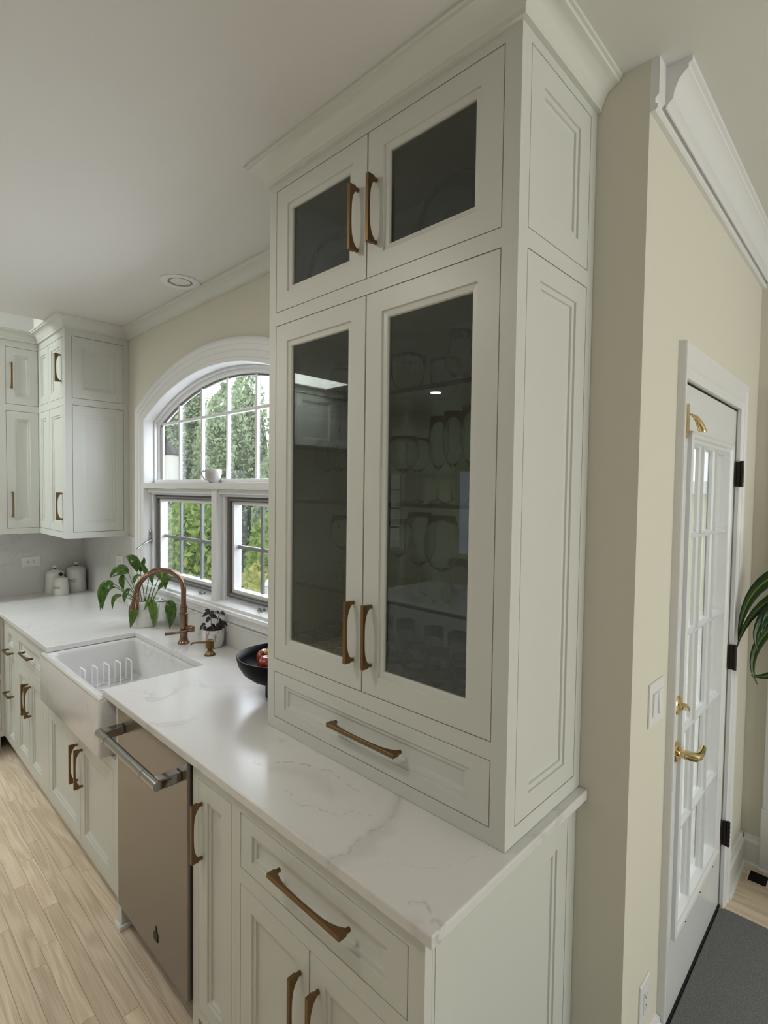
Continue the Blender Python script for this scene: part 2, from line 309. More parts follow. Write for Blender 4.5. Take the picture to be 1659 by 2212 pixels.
def FX(X):   # a front facing +x at plane X: (along y, outward, z)
    return lambda a,d,z: (X+d, a, z)
def rect(F, a0,a1,z0,z1, i, d, iz=None):
    iz = i if iz is None else iz
    return [F(a0+i,d,z0+iz), F(a1-i,d,z0+iz), F(a1-i,d,z1-iz), F(a0+i,d,z1-iz)]
G = 0.0022
def door(name, F, a0,a1,z0,z1, parent, wa=0.057, wz=None, glass=False, d0=0.0, label=None):
    """inset door or drawer front: flat stiles, a stepped bead and a recessed panel (or a glazed opening)"""
    wz = wa if wz is None else wz
    a0 += G; a1 -= G; z0 += G; z1 -= G
    r = lambda i,d,j=None: rect(F,a0,a1,z0,z1,i,d+d0,j)
    L = [r(0,-0.02), r(0,-0.0006), r(0.0006,0), r(wa,0,wz), r(wa+.001,-0.005,wz+.001)]
    mb = MB()
    if glass:
        L += [r(wa+.016,-0.0065,wz+.016), r(wa+.018,-0.010,wz+.018), r(wa+.018,-0.02,wz+.018)]
        mb.skin(L); o = mb.build(name, CAB, parent)
        g = MB(); g.skin([r(wa+.012,-0.0135,wz+.012), r(wa+.012,-0.0165,wz+.012)], True, True, True); g.build('glass_pane', PANE, o)
        mb2 = None
    else:
        L += [r(wa+.013,-0.0055,wz+.013), r(wa+.0145,-0.0105,wz+.0145), r(wa+.022,-0.0125,wz+.022)]
        mb.skin(L, True, True, True); o = mb.build(name, CAB, parent)
    if label: o['label'] = label
    return o
def pull(F, a, z, length, vertical, parent, mirror=1, d0=0.0, depth=0.036):
    """arched bar pull: straight outer edge, arched inner edge, two round feet"""
    h = length/2; n = 14; outer = [(-h,depth),(h,depth)]; inner = []
    for i in range(n+1):
        t = -h+0.0085+(length-0.017)*i/n
        e = abs(t)/(h-0.0085); inner.append((t, depth-0.0075-0.016*e**5-0.004*e*e))
    poly = [(-h,depth),(h,depth),(h,depth-0.022),(h-0.0085,depth-0.024)]+inner[::-1]+[(-h+0.0085,depth-0.024),(-h,depth-0.022)]
    poly = [p for i,p in enumerate(poly) if i==0 or (abs(p[0]-poly[i-1][0])+abs(p[1]-poly[i-1][1]))>1e-5]
    wd = 0.0058
    if vertical: FF = lambda t,d,k: F(a+k, d+d0, z+t)
    else: FF = lambda t,d,k: F(a+t, d+d0, z+k)
    mb = MB(); mb.prism(poly, FF, -wd, wd)
    for s_ in (-1,1):
        c = s_*(h-0.0065)
        mb.skin([[FF(c+0.0058*math.cos(q/10*2*PI), d, 0.0058*math.sin(q/10*2*PI)) for q in range(10)] for d in (depth-0.02, 0.0006)], True, True, True)
    return mb.build('handle', BRASS, parent, smooth=False, bevel=0.0008, bseg=1)
def sweep(path, prof, closed=False):
    """profile [(outward, z)] swept along an xy path; outward is to the right of travel"""
    P = [Vector((p[0],p[1])) for p in path]; L = []; n = len(P)
    for i in range(n):
        a = (P[i]-P[i-1]).normalized() if i>0 else (P[1]-P[0]).normalized()
        b = (P[i+1]-P[i]).normalized() if i<n-1 else a
        na = Vector((a.y,-a.x)); nb = Vector((b.y,-b.x)); m = (na+nb).normalized(); k = 1/max(0.2,m.dot(na))
        L.append([(P[i].x+m.x*o*k, P[i].y+m.y*o*k, z) for o, z in prof])
    return L
# ------------------------------------------------------------------ dimensions
ZC = 2.78; CT = 0.914; CB = 0.886; XL = -4.08; XR = 0.13; HD = 0.387; HW = 0.925; BF = 0.655; YE = 1.537
XW = -2.01; YB = -5.2; XE = 4.2
# ------------------------------------------------------------------ setting: walls
def arch_z(x, r, zc=0.452, xc=XW): return zc+math.sqrt(max(0, r*r-(x-xc)**2))
def wall_window():
    mb = MB(); hw = 0.885; r = 1.922; z0 = 1.02; N = 28; Y0, Y1 = 0.0, 0.112
    def quad(x0,x1,za0,za1,zb0,zb1):   # a slab piece between x0,x1 with bottoms za and tops zb
        P = [(x0,Y0,za0),(x1,Y0,za1),(x1,Y0,zb1),(x0,Y0,zb0),(x0,Y1,za0),(x1,Y1,za1),(x1,Y1,zb1),(x0,Y1,zb0)]
        mb.add(P, [(0,1,2,3),(7,6,5,4),(0,4,5,1),(3,2,6,7),(0,3,7,4),(1,5,6,2)])
    quad(XL-.15, XW-hw, 0,0,3.3,3.3); quad(XW+hw, XR, 0,0,3.3,3.3); quad(XW-hw, XW+hw, 0,0,z0,z0)
    for i in range(N):
        xa = XW-hw+2*hw*i/N; xb = XW-hw+2*hw*(i+1)/N
        quad(xa, xb, arch_z(xa,r), arch_z(xb,r), 3.3, 3.3)
    struct(mb.build('wall_window', WALL))
wall_window()
mb = MB(); mb.box(XL-.15,XL,YB,-4.60,0,3.0).box(XL-.15,XL,-4.02,0.0,0,3.3).box(XL-.15,XL,-4.60,-4.02,0,.95).box(XL-.15,XL,-4.60,-4.02,1.98,3.0)
struct(mb.build('wall_left', WALL))
w4 = struct(empty('window_2', (XL-.05,-4.31,.95)))
MB().box(XL-.09,XL-.085,-4.60,-4.02,.95,1.98).build('glass_pane', WPANE, w4)
mb = MB(); mb.box(XL-.10,XL-.06,-4.60,-4.575,.95,1.98).box(XL-.10,XL-.06,-4.045,-4.02,.95,1.98).box(XL-.10,XL-.06,-4.575,-4.045,.95,.985).box(XL-.10,XL-.06,-4.575,-4.045,1.945,1.98); mb.build('window_frame', TRIM, w4)
for y in (-4.40,-4.22): MB().box(XL-.084,XL-.07,y-.007,y+.007,.985,1.945).build('muntin', SASHD, w4)
for z in (1.25,1.50,1.74): MB().box(XL-.084,XL-.0702,-4.575,-4.045,z-.007,z+.007).build('muntin', SASHD, w4)
def wall_door():
    mb = MB(); X0, X1 = 0.04, XR
    mb.box(X0,X1,0.112,0.346,0,3.0); mb.box(X0,X1,1.135,YE,0,3.0); mb.box(X0,X1,0.346,1.135,2.065,3.0)
    struct(mb.build('wall_door', WALL))
wall_door()
struct(MB().box(-0.02, XE+.15, YE, YE+.15, 0, 3.0).build('wall_hall', WALL))
def openwall(name, ax, pos, lo, hi, holes, t=0.15):
    mb = MB(); cuts = sorted(holes); cur = lo
    F = (lambda a,d,z: (a, pos-d, z)) if ax=='y' else (lambda a,d,z: (pos+d, a, z))
    for (a0,a1,z0,z1) in cuts:
        mb.box(cur,a0,0,t,0,3.0,F); mb.box(a0,a1,0,t,0,z0,F); mb.box(a0,a1,0,t,z1,3.0,F); cur = a1
    mb.box(cur,hi,0,t,0,3.0,F); return struct(mb.build(name, WALL))
openwall('wall_rear','y',YB,XL-1.6,XE,[])
openwall('wall_right','x',XE,YB,YE,[])
# ceiling with the skylight well
WX0, WX1, WY0, WY1 = -3.80, -3.368, -2.95, -0.40
mb = MB()
mb.box(XL-1.6, WX0, YB, 0.0, ZC, ZC+.12); mb.box(WX1, XE, YB, 0.0, ZC, ZC+.12); mb.box(WX0, WX1, YB, WY0, ZC, ZC+.12); mb.box(WX0, WX1, WY1, 0.0, ZC, ZC+.12)
mb.box(XR-.15, XE, 0.0, YE, ZC, ZC+.12)
struct(mb.build('ceiling', CEIL))
mb = MB(); t = .03; zt = 3.2
mb.box(WX0-t,WX0,WY0-t,WY1+t,ZC+.12,zt); mb.box(WX1,WX1+t,WY0-t,WY1+t,ZC+.12,zt); mb.box(WX0,WX1,WY0-t,WY0,ZC+.12,zt); mb.box(WX0,WX1,WY1,WY1+t,ZC+.12,zt)
sky = struct(mb.build('window_3', CEIL))
MB().box(WX0,WX1,WY0,-1.45,zt-.02,zt-.01).build('glass_pane', WPANE, sky); MB().box(WX0,WX1,-1.45,WY1,zt-.03,zt).build('shaft_lid', CEIL, sky)
# roof slab over the rest keeps the sky out of the attic
# ------------------------------------------------------------------ floor: subfloor and planks
floor = struct(MB().box(XL-1.6, XE, YB, 0.112, -0.14, -0.0125).box(XR, XE, 0.16, YE, -0.14, -0.0125).build('floor', mat('subfloor', (0.05,0.04,0.03), 0.9)))
PWD = 0.0575
plank_meshes = {}
def plank_mesh(L):
    k = round(L,2)
    if k in plank_meshes: return plank_meshes[k]
    g = 0.0004; c = 0.0012; h = 0.012; x0,x1,y0,y1 = g, k-g, g, PWD-g
    me = bpy.data.meshes.new('plank')
    P = [(x0,y0,-h),(x1,y0,-h),(x1,y1,-h),(x0,y1,-h),(x0,y0,-c*.6),(x1,y0,-c*.6),(x1,y1,-c*.6),(x0,y1,-c*.6),(x0+c,y0+c,0),(x1-c,y0+c,0),(x1-c,y1-c,0),(x0+c,y1-c,0)]
    me.from_pydata(P,[],[(0,1,5,4),(1,2,6,5),(2,3,7,6),(3,0,4,7),(4,5,9,8),(5,6,10,9),(6,7,11,10),(7,4,8,11),(8,9,10,11)])
    me.materials.append(OAK); plank_meshes[k] = me; return me
def planks():
    rest = MB(); n = 0
    areas = [(XL, -0.4, -1.82, -0.56, True), (XR, 1.0, 1.10, YE-.001, True), (XL-1.5, XE, YB, -1.82, False), (-0.4, XE, -1.82, -0.56, False), (XR+0.0, XE, 0.0, 1.10, False), (1.0, XE, 1.10, YE, False), (XR,XE,-0.56,0.0,False)]
    for (x0,x1,y0,y1,single) in areas:
        rows = int((y1-y0)/PWD); 
        for r in range(rows+1):
            y = y0+r*PWD
            if y+PWD > y1+0.03: continue
            x = x0-random.uniform(0,.35) if single and x0<-1 else x0
            x = max(x, x0)
            while x < x1-.02:
                L = round(random.uniform(.35,1.35),2)
                if x == x0: L = round(random.uniform(.2,1.2),2)
                L = round(min(L, x1-x),2)
                if L < .05: break
                if single and n < 290:
                    o = bpy.data.objects.new('plank', plank_mesh(L)); COL.objects.link(o); o.parent = floor
                    o.location = Vector((x,y,0.0))-WL['floor']; n += 1
                else:
                    g=.0004; rest.add([(x+g,y+g,0),(x+L-g,y+g,0),(x+L-g,y+PWD-g,0),(x+g,y+PWD-g,0),(x+g,y+g,-.01),(x+L-g,y+g,-.01),(x+L-g,y+PWD-g,-.01),(x+g,y+PWD-g,-.01)], [(0,1,2,3),(0,4,5,1),(1,5,6,2),(2,6,7,3),(3,7,4,0)], random.random()+.001)
                x += L
    o = rest.build('plank_field', OAK, floor); o['kind'] = 'stuff'
planks()
# ------------------------------------------------------------------ crowns and baseboards
CP = [(0.0,2.709),(0.012,2.709),(0.012,2.722),(0.016,2.726),(0.019,2.738),(0.028,2.752),(0.043,2.761),(0.054,2.764),(0.056,2.770),(0.062,2.772),(0.062,ZC),(0.0,ZC)]
CPW = [(o*0.92,z) for o,z in CP]
mb = MB(); mb.skin(sweep([(-3.161,0),(-HW,0)], CPW), True, True, True)   # outward = right of travel: -y when going +x
struct(mb.build('trim_1', CROWN, smooth=True))
# hall crown on the door wall, cut off square near the wall corner
HP = [(0.0,2.70),(0.022,2.676),(0.026,2.690),(0.030,2.694),(0.034,2.712),(0.046,2.734),(0.062,2.748),(0.070,2.752),(0.070,2.762),(0.078,2.766),(0.078,ZC),(0.0,ZC)]
HP = [(0.020,2.680),(0.023,2.681),(0.028,2.690),(0.037,2.697),(0.040,2.716),(0.050,2.738),(0.064,2.752),(0.070,2.755),(0.070,2.765),(0.078,2.768),(0.078,ZC),(0.020,ZC)]
mb = MB(); mb.skin(sweep([(XR,YE),(XR,0.05)][::-1], HP), True, True, True)
# travelling +y, right is +x
struct(mb.build('trim_2', TRIM, smooth=True))
FP = [(0,2.655),(0.012,2.655),(0.018,2.660),(0.018,2.668),(0.012,2.672),(0.012,2.684),(0.020,2.690),(0.020,ZC),(0,ZC)]
mb = MB(); mb.skin(sweep([(XR,0.0),(XR,YE)], FP), True, True, True); struct(mb.build('trim_3', TRIM))
# crown along the hall end wall
mb = MB(); mb.skin(sweep([(XR+.05,YE),(XE,YE)], HP), True, True, True); struct(mb.build('trim_4', TRIM, smooth=True))
BP = [(0,0),(0.028,0),(0.026,0.012),(0.020,0.018),(0.016,0.019),(0.016,0.100),(0.019,0.104),(0.019,0.116),(0.012,0.124),(0.010,0.138),(0,0.142)]
mb = MB(); mb.skin(sweep([(XR,1.2),(XR,YE)], BP), True, True, True); struct(mb.build('baseboard_left', TRIM))
mb = MB(); mb.skin(sweep([(XR+.016,YE),(0.212,YE)], BP), True, True, True); struct(mb.build('baseboard_hall', TRIM))
mb = MB(); mb.box(0.212,0.30,YE-.022,YE,0.29,2.1); mb.box(0.208,0.304,YE-.03,YE,0,0.29); mb.box(0.205,0.307,YE-.036,YE,0,0.015)
mb.box(0.212,1.3,YE-.022,YE,2.1,2.19); struct(mb.build('trim_5', TRIM, bevel=.003))
mb = MB(); mb.skin(sweep([(XR,0.0),(XR,0.300)], BP), True, True, True); struct(mb.build('baseboard_door', TRIM))
# ------------------------------------------------------------------ arched kitchen window
def archpts(hw, zs, r, n=26, base=None, xc=XW, zc=0.452):
    """outline points (x,z) left bottom, up, arch, down right"""
    P = [(xc-hw, base)] ; 
    for i in range(n+1):
        x = xc-hw+2*hw*i/n; P.append((x, zc+math.sqrt(r*r-(x-xc)**2)))
    P.append((xc+hw, base)); return P
win = struct(empty('window_1', (XW, 0.08, 1.05)))
def archband(name, steps, m, base, parent=win, smooth=True):
    """steps: list of (halfwidth, radius, y, zc) profile; makes an open band that follows jamb and arch"""
    L = []
    for hw, r, y, zc in steps:
        L.append([(x,y,z) for x,z in archpts(hw,0,r,30,base,XW,zc)])
    mb = MB(); mb.skin(L, False); return mb.build(name, m, parent, smooth=smooth)
RI, RO = 1.912, 2.026
archband('casing', [(0.985,RO,0.0,.452),(0.985,RO,-0.026,.452),(0.972,RO-.013,-0.030,.452),(0.955,RO-.030,-0.026,.452),(0.950,RO-.034,-0.020,.452),(0.925,RO-.058,-0.018,.452),(0.920,RO-.062,-0.013,.452),(0.893,RO-.090,-0.011,.452),(0.888,RO-.094,-0.015,.452),(0.876,RI,-0.015,.452),(0.872,RI-.004,-0.008,.452),(0.872,RI-.004,0.09,.452),(0.89,RI+.02,0.09,.452)], TRIM, 1.10)
# arched sash: white frame, bronze weather line, glass and white muntins
archband('arch_frame', [(0.871,RI-.006,0.052,.452),(0.862,RI-.016,0.052,.452),(0.862,RI-.016,0.070,.452),(0.853,1.876,0.072,.452),(0.845,1.868,0.085,.452),(0.845,1.868,0.11,.452),(0.875,RI,0.11,.452)], TRIM, 1.752)
archband('weather_strip', [(0.8449,1.8679,0.083,.452),(0.838,1.860,0.083,.452),(0.838,1.860,0.094,.452),(0.8449,1.8679,0.094,.452)], SASHD, 1.775)
RG = 1.862; ZT = 1.75
mb = MB(); P = archpts(0.838,0,RG,30,1.76); mb.prism(P, lambda a,b,c: (a,c,b), 0.0975, 0.1005); gl = mb.build('glass_pane', WPANE, win)
for k in range(-2,3):
    x = XW+k*0.283-0.005; zt = 0.452+math.sqrt(RG*RG-(x-XW)**2)
    MB().box(x-.0085,x+.0085,0.078,0.0965,1.765,zt+.003).build('muntin', TRIM, win, bevel=.003)
zb = 2.128; hb = math.sqrt(RG*RG-(zb-.452)**2)
MB().box(XW-min(hb,.838),XW+min(hb,.838),0.0775,0.0965,zb-.0085,zb+.0085).build('muntin', TRIM, win, bevel=.003)
# transom shelf between arch and casements
MB().box(XW-.875,XW+.875,-0.018,0.12,1.716,1.750).build('transom_sill', TRIM, win, bevel=.003)
MB().box(XW-.862,XW+.862,0.048,0.115,1.751,1.772).build('bottom_rail', TRIM, win, bevel=.003)
# casement frame: head, jambs, mullion
mb = MB()
mb.box(XW-.871,XW+.871,0.012,0.12,1.690,1.715); mb.box(XW-.871,XW+.871,0.03,0.12,1.678,1.690)
mb.build('head_frame', TRIM, win, bevel=.002)
MB().box(XW-.028,XW+.028,0.0,0.13,1.085,1.7155).build('mullion', TRIM, win, bevel=.002)
mb = MB(); mb.box(XW+.028,XW+.052,0.034,0.12,1.10,1.678); mb.box(XW-.052,XW-.028,0.034,0.12,1.10,1.678); mb.box(XW-.871,XW-.845,0.034,0.12,1.10,1.678); mb.box(XW+.845,XW+.871,0.034,0.12,1.10,1.678)
mb.build('jamb_stop', TRIM, win, bevel=.002)
def casement(x0,x1):
    z0,z1 = 1.145,1.677; f = empty('casement_sash', ((x0+x1)/2,0.07,z0)); f.parent = win; f.location = Vector(f.location)-WL['window_1']
    def ring(a0,a1,b0,b1,w,y0,y1,nm,m):
        mb = MB(); mb.box(a0,a0+w,y0,y1,b0,b1); mb.box(a1-w,a1,y0,y1,b0,b1); mb.box(a0+w,a1-w,y0,y1,b0,b0+w); mb.box(a0+w,a1-w,y0,y1,b1-w,b1); return mb.build(nm, m, f)
    ring(x0,x1,z0,z1,.024,0.052,0.085,'sash_frame',SASHD)
    ring(x0+.010,x1-.010,z0+.010,z1-.010,.008,0.0505,0.052,'sash_bead',MUNT)
    ring(x0+.024,x1-.024,z0+.024,z1-.024,.018,0.066,0.110,'sash_rail',TRIM)
    g = MB().box(x0+.03,x1-.03,0.104,0.108,z0+.03,z1-.03).build('glass_pane', WPANE, f)
    wd = (x1-x0)/3
    for k in (1,2): MB().box(x0+k*wd-.0095,x0+k*wd+.0095,0.090,0.1035,z0+.045,z1-.045).build('muntin', MUNT, f)
    zm = (z0+z1)/2; MB().box(x0+.045,x1-.045,0.089,0.103,zm-.0095,zm+.0095).build('muntin', MUNT, f)
casement(XW-.845,XW-.052); casement(XW+.052,XW+.845)
# sloped sill, stool and apron
SP = [(0.12,1.147),(-0.012,1.118),(-0.014,1.106),(-0.030,1.103),(-0.032,1.086),(-0.020,1.080),(-0.017,1.066),(-0.010,1.058),(-0.006,1.040),(-0.003,1.036),(0.12,1.036)]
mb = MB(); mb.skin([[(x,y,z) for y,z in SP] for x in (XW-.98,XW+.98)], True, True, True); mb.build('stool', TRIM, win)
def crank(x):
    f = empty('crank', (x,0.03,1.125)); f.parent = win; f.location = Vector(f.location)-WL['window_1']
    MB().box(x-.020,x+.020,0.02,0.045,1.122,1.136).build('crank_base', CHROME, f, bevel=.003)
    MB().lathe([(0.007,0),(0.006,0.014),(0.004,0.018)],(x,0.022,1.132),12,True,True).build('crank_hub', CHROME, f)
    mb = MB(); mb.tube([(x,0.021,1.146),(x+.03,0.012,1.146),(x+.055,0.004,1.141)],[.004,.0035,.0045],8); mb.build('crank_arm', CHROME, f, smooth=True)
crank(-2.20); crank(-1.605)
# sash lock on the left jamb
f = empty('sash_lock', (-2.875,0.03,1.385)); f.parent = win; f.location = Vector(f.location)-WL['window_1']
MB().box(-2.882,-2.874,0.018,0.040,1.36,1.445).build('lock_plate', CHROME, f, bevel=.003)
MB().tube([(-2.874,0.028,1.385),(-2.862,0.020,1.385),(-2.853,-0.03,1.362),(-2.85,-0.075,1.328)],[.009,.008,.0045,.006],8).build('lock_lever', CHROME, f, smooth=True)
# ------------------------------------------------------------------ garden door in the hall
dr = struct(empty('door_1', (0.12,0.75,0.0)))
DY0, DY1, GY0, GY1, GZ0, GZ1 = 0.348, 1.132, 0.460, 1.030, 0.29, 1.905
def loopx(y0,y1,z0,z1,x): return [(x,y0,z0),(x,y1,z0),(x,y1,z1),(x,y0,z1)]
mb = MB(); mb.skin([loopx(DY0,DY1,.012,2.058,.080),loopx(DY0,DY1,.012,2.058,.125),loopx(GY0,GY1,GZ0,GZ1,.125),loopx(GY0,GY1,GZ0,GZ1,.080),loopx(DY0,DY1,.012,2.058,.080)]); mb.build('leaf', DOORP, dr)
mb = MB()
def gl(i,x): return loopx(GY0+i,GY1-i,GZ0+i,GZ1-i,x)
mb.skin([gl(-.012,.1252),gl(-.012,.137),gl(-.004,.141),gl(.006,.139),gl(.012,.133),gl(.020,.131),gl(.028,.110),gl(.028,.090)]); mb.build('glazing_frame', DOORP, dr, smooth=False)
MB().box(.0985,.1015,GY0+.02,GY1-.02,GZ0+.02,GZ1-.02).build('glass_pane', WPANE, dr)
MP = [(-.011,.102),(-.011,.112),(-.006,.118),(-.004,.126),(.004,.126),(.006,.118),(.011,.112),(.011,.102)]
for k in (1,2):
    y = GY0+(GY1-GY0)*k/3; mb = MB(); mb.skin([[(x,y+a,z) for a,x in MP] for z in (GZ0+.02,GZ1-.02)], True, True, True); mb.build('muntin', DOORP, dr)
for k in range(1,5):
    z = GZ0+(GZ1-GZ0)*k/5; mb = MB(); mb.skin([[(x-.0005,y,z+a) for a,x in MP] for y in (GY0+.02,GY1-.02)], True, True, True); mb.build('muntin', DOORP, dr)
mb = MB()
for y in (.56,.745,.93): mb.lathe([(.004,0),(.004,.002)],(.1385,y,GZ0-.010),8,True,True)
mb.build('screw_cap', BLACK, dr)
MB().box(.041,.129,.3463,.3477,0.0,2.062).box(.041,.078,1.1325,1.1345,0,2.062).build('jamb', DOORP, dr)
MB().box(.02,.1315,.3481,1.1319,-.02,.0105).build('threshold', RUBBER, dr)
def doorcase():
    # stepped casing: leg, head, leg, swept around the opening
    prof = [(0,0),(0,.012),(.006,.014),(.020,.014),(.024,.018),(.052,.018),(.056,.021),(.070,.023),(.072,.020),(.072,0)]   # (away from opening, out)
    y0,y1,zt = .347,1.130,2.064
    L = []
    for cy,cz,sy,sz in ((y0,0,-.62,0),(y0,zt,-.62,1.38),(y1,zt,.95,1.38),(y1,0,.95,0)):
        L.append([(XR+o, cy+sy*a, cz+sz*a) for a,o in prof])
    mb = MB(); mb.skin(L, True, True, True); mb.build('casing', TRIM, dr)
doorcase()
MB().box(0.03,.1245,1.1325,1.1348,.012,2.06).box(0.05,.0512,.3478,.3479,.012,2.06).build('weather_strip', BLACK, dr)
MB().box(0.03,.1245,.375,1.13,2.0585,2.0642).build('weather_strip', BLACK, dr)
for z in (1.805,1.06,0.325):
    mb = MB()
    mb.lathe([(.007,-.052),(.007,.052)],(.152,1.125,z),12,True,True); mb.box(.1305,.1335,1.112,1.121,z-.05,z+.05)
    for q in (-.03,-.01,.01,.03): mb.lathe([(.0078,q-.0015),(.0078,q+.0015)],(.152,1.125,z),12,True,True)
    mb.box(.133,.146,1.118,1.128,z-.05,z+.05); mb.build('hinge', DARKM, dr)
def disc(c, R, prof, n=24):   # lathe around +x axis
    return [[(c[0]+h, c[1]+r*R*math.cos(a/n*2*PI), c[2]+r*math.sin(a/n*2*PI)) for a in range(n)] for r,h in prof]
db = empty('deadbolt', (.126,.418,1.045)); db.parent = dr; db.location = Vector(db.location)-WL['door_1']
MB().skin(disc((.1256,.426,1.055),1,[(.030,0),(.030,.004),(.026,.008),(.012,.010),(.011,.018)]),True,True,True).build('rosette', POLBR, db, smooth=True)
MB().skin([[(x, .426+a*.017, 1.055+b*.006-.012*a) for a,b in ((-1,-1),(1,-1),(1,1),(-1,1))] for x in (.143,.160)],True,True,True).build('thumb_turn', POLBR, db, bevel=.001)
lv = empty('lever_set', (.126,.418,.905)); lv.parent = dr; lv.location = Vector(lv.location)-WL['door_1']
MB().skin(disc((.1256,.426,.905),1,[(.032,0),(.032,.004),(.028,.010),(.020,.012),(.013,.016),(.0125,.028),(.015,.031)]),True,True,True).build('rosette', POLBR, lv, smooth=True)
MB().tube([(.153,.426,.905),(.170,.427,.905),(.180,.432,.904),(.185,.45,.903),(.186,.48,.904),(.183,.512,.908)],[.015,.0145,.014,.013,.0115,.010],12).build('lever', POLBR, lv, smooth=True)
ds = empty('door_guard', (.126,.405,1.94)); ds.parent = dr; ds.location = Vector(ds.location)-WL['door_1']
pl_ = [(.016*math.cos(a), (.038 if math.sin(a)>0 else -.038)*1+.016*math.sin(a)) for a in [k/16*2*PI+.01 for k in range(16)]]
MB().prism(pl_, lambda a,b,c: (.1256+c,.423+a,1.945+b), 0, .006).build('guard_plate', POLBR, ds, bevel=.001)
mb = MB(); mb.skin([[(.150+.010*math.cos(q)*s_+o, .422+.013*math.sin(q)*s_+p+.008, 1.962-dz) for q in [k/12*2*PI for k in range(12)]] for s_,o,p,dz in ((.5,-.012,-.006,-.004),(.8,-.002,0,.004),(1.0,.008,.006,.022),(1.25,.016,.012,.048),(1.2,.017,.013,.052))],True,True,True); mb.build('guard_flap', POLBR, ds, smooth=True)
# switch and outlets
def plate(name, F, a, z, w, h, label, kind, parentkind='switch plate'):
    e = empty(name, F(a,0,z-h/2), label, parentkind)
    mb = MB(); r = lambda i,d: [F(a-w/2+i,d,z-h/2+i),F(a+w/2-i,d,z-h/2+i),F(a+w/2-i,d,z+h/2-i),F(a-w/2+i,d,z+h/2-i)]
    mb.skin([r(0,0.0005),r(0,.004),r(.003,.0065)],True,True,True); mb.build('cover_plate', PLAST, e)
    return e
FD = FX(XR)
e = plate('light_switch', FD, .19, 1.133, .118, .122, 'white twin rocker light switch on cream wall beside garden door', 0)
for k,(q,tilt) in enumerate(((-.023,1),(.023,-1))):
    MB().skin([[FD(.19+q-.016,.0066,1.133-.033),FD(.19+q+.016,.0066,1.133-.033),FD(.19+q+.016,.0066,1.133+.033),FD(.19+q-.016,.0066,1.133+.033)],[FD(.19+q-.016,.0085+.003*(tilt<0),1.133-.033),FD(.19+q+.016,.0085+.003*(tilt<0),1.133-.033),FD(.19+q+.016,.0085+.003*(tilt>0),1.133+.033),FD(.19+q-.016,.0085+.003*(tilt>0),1.133+.033)]],True,True,True).build('rocker', PLAST, e)
def outlet(name, F, a, z, horiz, label, w=.076, h=.122):
    if horiz: w, h = h, w
    e = plate(name, F, a, z, w, h, label, 0, 'outlet')
    T = (lambda p,q: (a+q, z+p)) if horiz else (lambda p,q: (a+p, z+q))
    def bx(p0,p1,q0,q1,d0,d1,nm,m,par=e):
        A = T(p0,q0); B = T(p1,q1); mb = MB(); mb.box(min(A[0],B[0]),max(A[0],B[0]),d0,d1,min(A[1],B[1]),max(A[1],B[1]),F); return mb.build(nm, m, par)
    fc = bx(-.0165,.0165,-.033,.033,.0066,.0085,'receptacle',PLAST)
    for s_ in (-1,1):
        for (p,q,ww,hh) in ((-.006,.019*s_,.0012,.004),(.006,.019*s_,.0012,.0035),(0,.010*s_,.0025,.0022)): bx(p-ww,p+ww,q-hh,q+hh,.0083,.0088,'slot',INK,fc)
    return e
outlet('wall_outlet', FD, .172, .275, False, 'white outlet low on cream wall left of garden door')
# ------------------------------------------------------------------ hutch
hutch = empty('hutch_cabinet', (-HW/2,-HD/2,CT), 'tall greige glass-door hutch cabinet standing on the near end of the counter', 'cabinet')
FH = FY(-HD); FS = FX(0.0)
mb = MB(); t = .02
# face frame boards (front plane)
mb.box(-HW,-.888,0,-.02,CT+.001,2.713,FH); mb.box(-.041,0,0,-.02,CT+.001,2.713,FH)
for z0,z1 in ((CT+.001,.953),(1.109,1.151),(2.252,2.294),(2.684,2.713)): mb.box(-.888,-.041,0,-.02,z0,z1,FH)
mb.build('face_frame', CAB, hutch)
mb = MB()
mb.box(-HW,-HW+.018,-HD+.02,-.001,CT+.001,2.713)     # left side
mb.box(-.018,-.0225,-HD+.02,-.001,CT+.001,2.713) if False else None
mb.box(-.040,-.022,-HD+.0201,-.001,CT+.001,2.713)    # right inner side
mb.box(-HW+.018,-.040,-.013,-.001,CT+.001,2.713)     # back
for z0,z1 in ((CT+.001,.945),(1.125,1.151),(2.252,2.29),(2.69,2.713)): mb.box(-HW+.018,-.040,-HD+.0202,-.013,z0,z1)
mb.build('carcass', CAB, hutch)
# right side frame with its two inset panels
mb = MB()
mb.box(-HD+.0201,-.347,0,-.0215,CT+.001,2.713,FS); mb.box(-.037,-.001,0,-.0215,CT+.001,2.713,FS)
for z0,z1 in ((CT+.001,.955),(2.253,2.295),(2.686,2.713)): mb.box(-.347,-.037,0,-.0215,z0,z1,FS)
mb.build('side_frame', CAB, hutch)
door('side_panel', FS, -.347,-.037,2.295,2.686, hutch, .058); door('side_panel', FS, -.347,-.037,.955,2.253, hutch, .058, .052)
dl = door('glass_door', FH, -.888,-.464,2.294,2.684, hutch, .058, .055, True); pull(FH,-.500,2.462,.176,True,dl)
drr = door('glass_door', FH, -.464,-.041,2.294,2.684, hutch, .058, .055, True); pull(FH,-.429,2.462,.176,True,drr)
l1 = door('glass_door', FH, -.888,-.464,1.151,2.252, hutch, .058, .055, True); pull(FH,-.500,1.318,.176,True,l1)
l2 = door('glass_door', FH, -.464,-.041,1.151,2.252, hutch, .058, .055, True); pull(FH,-.429,1.318,.176,True,l2)
dd = door('drawer', FH, -.888,-.041,.953,1.109, hutch, .056,.036); pull(FH,-.441,1.034,.268,False,dd)
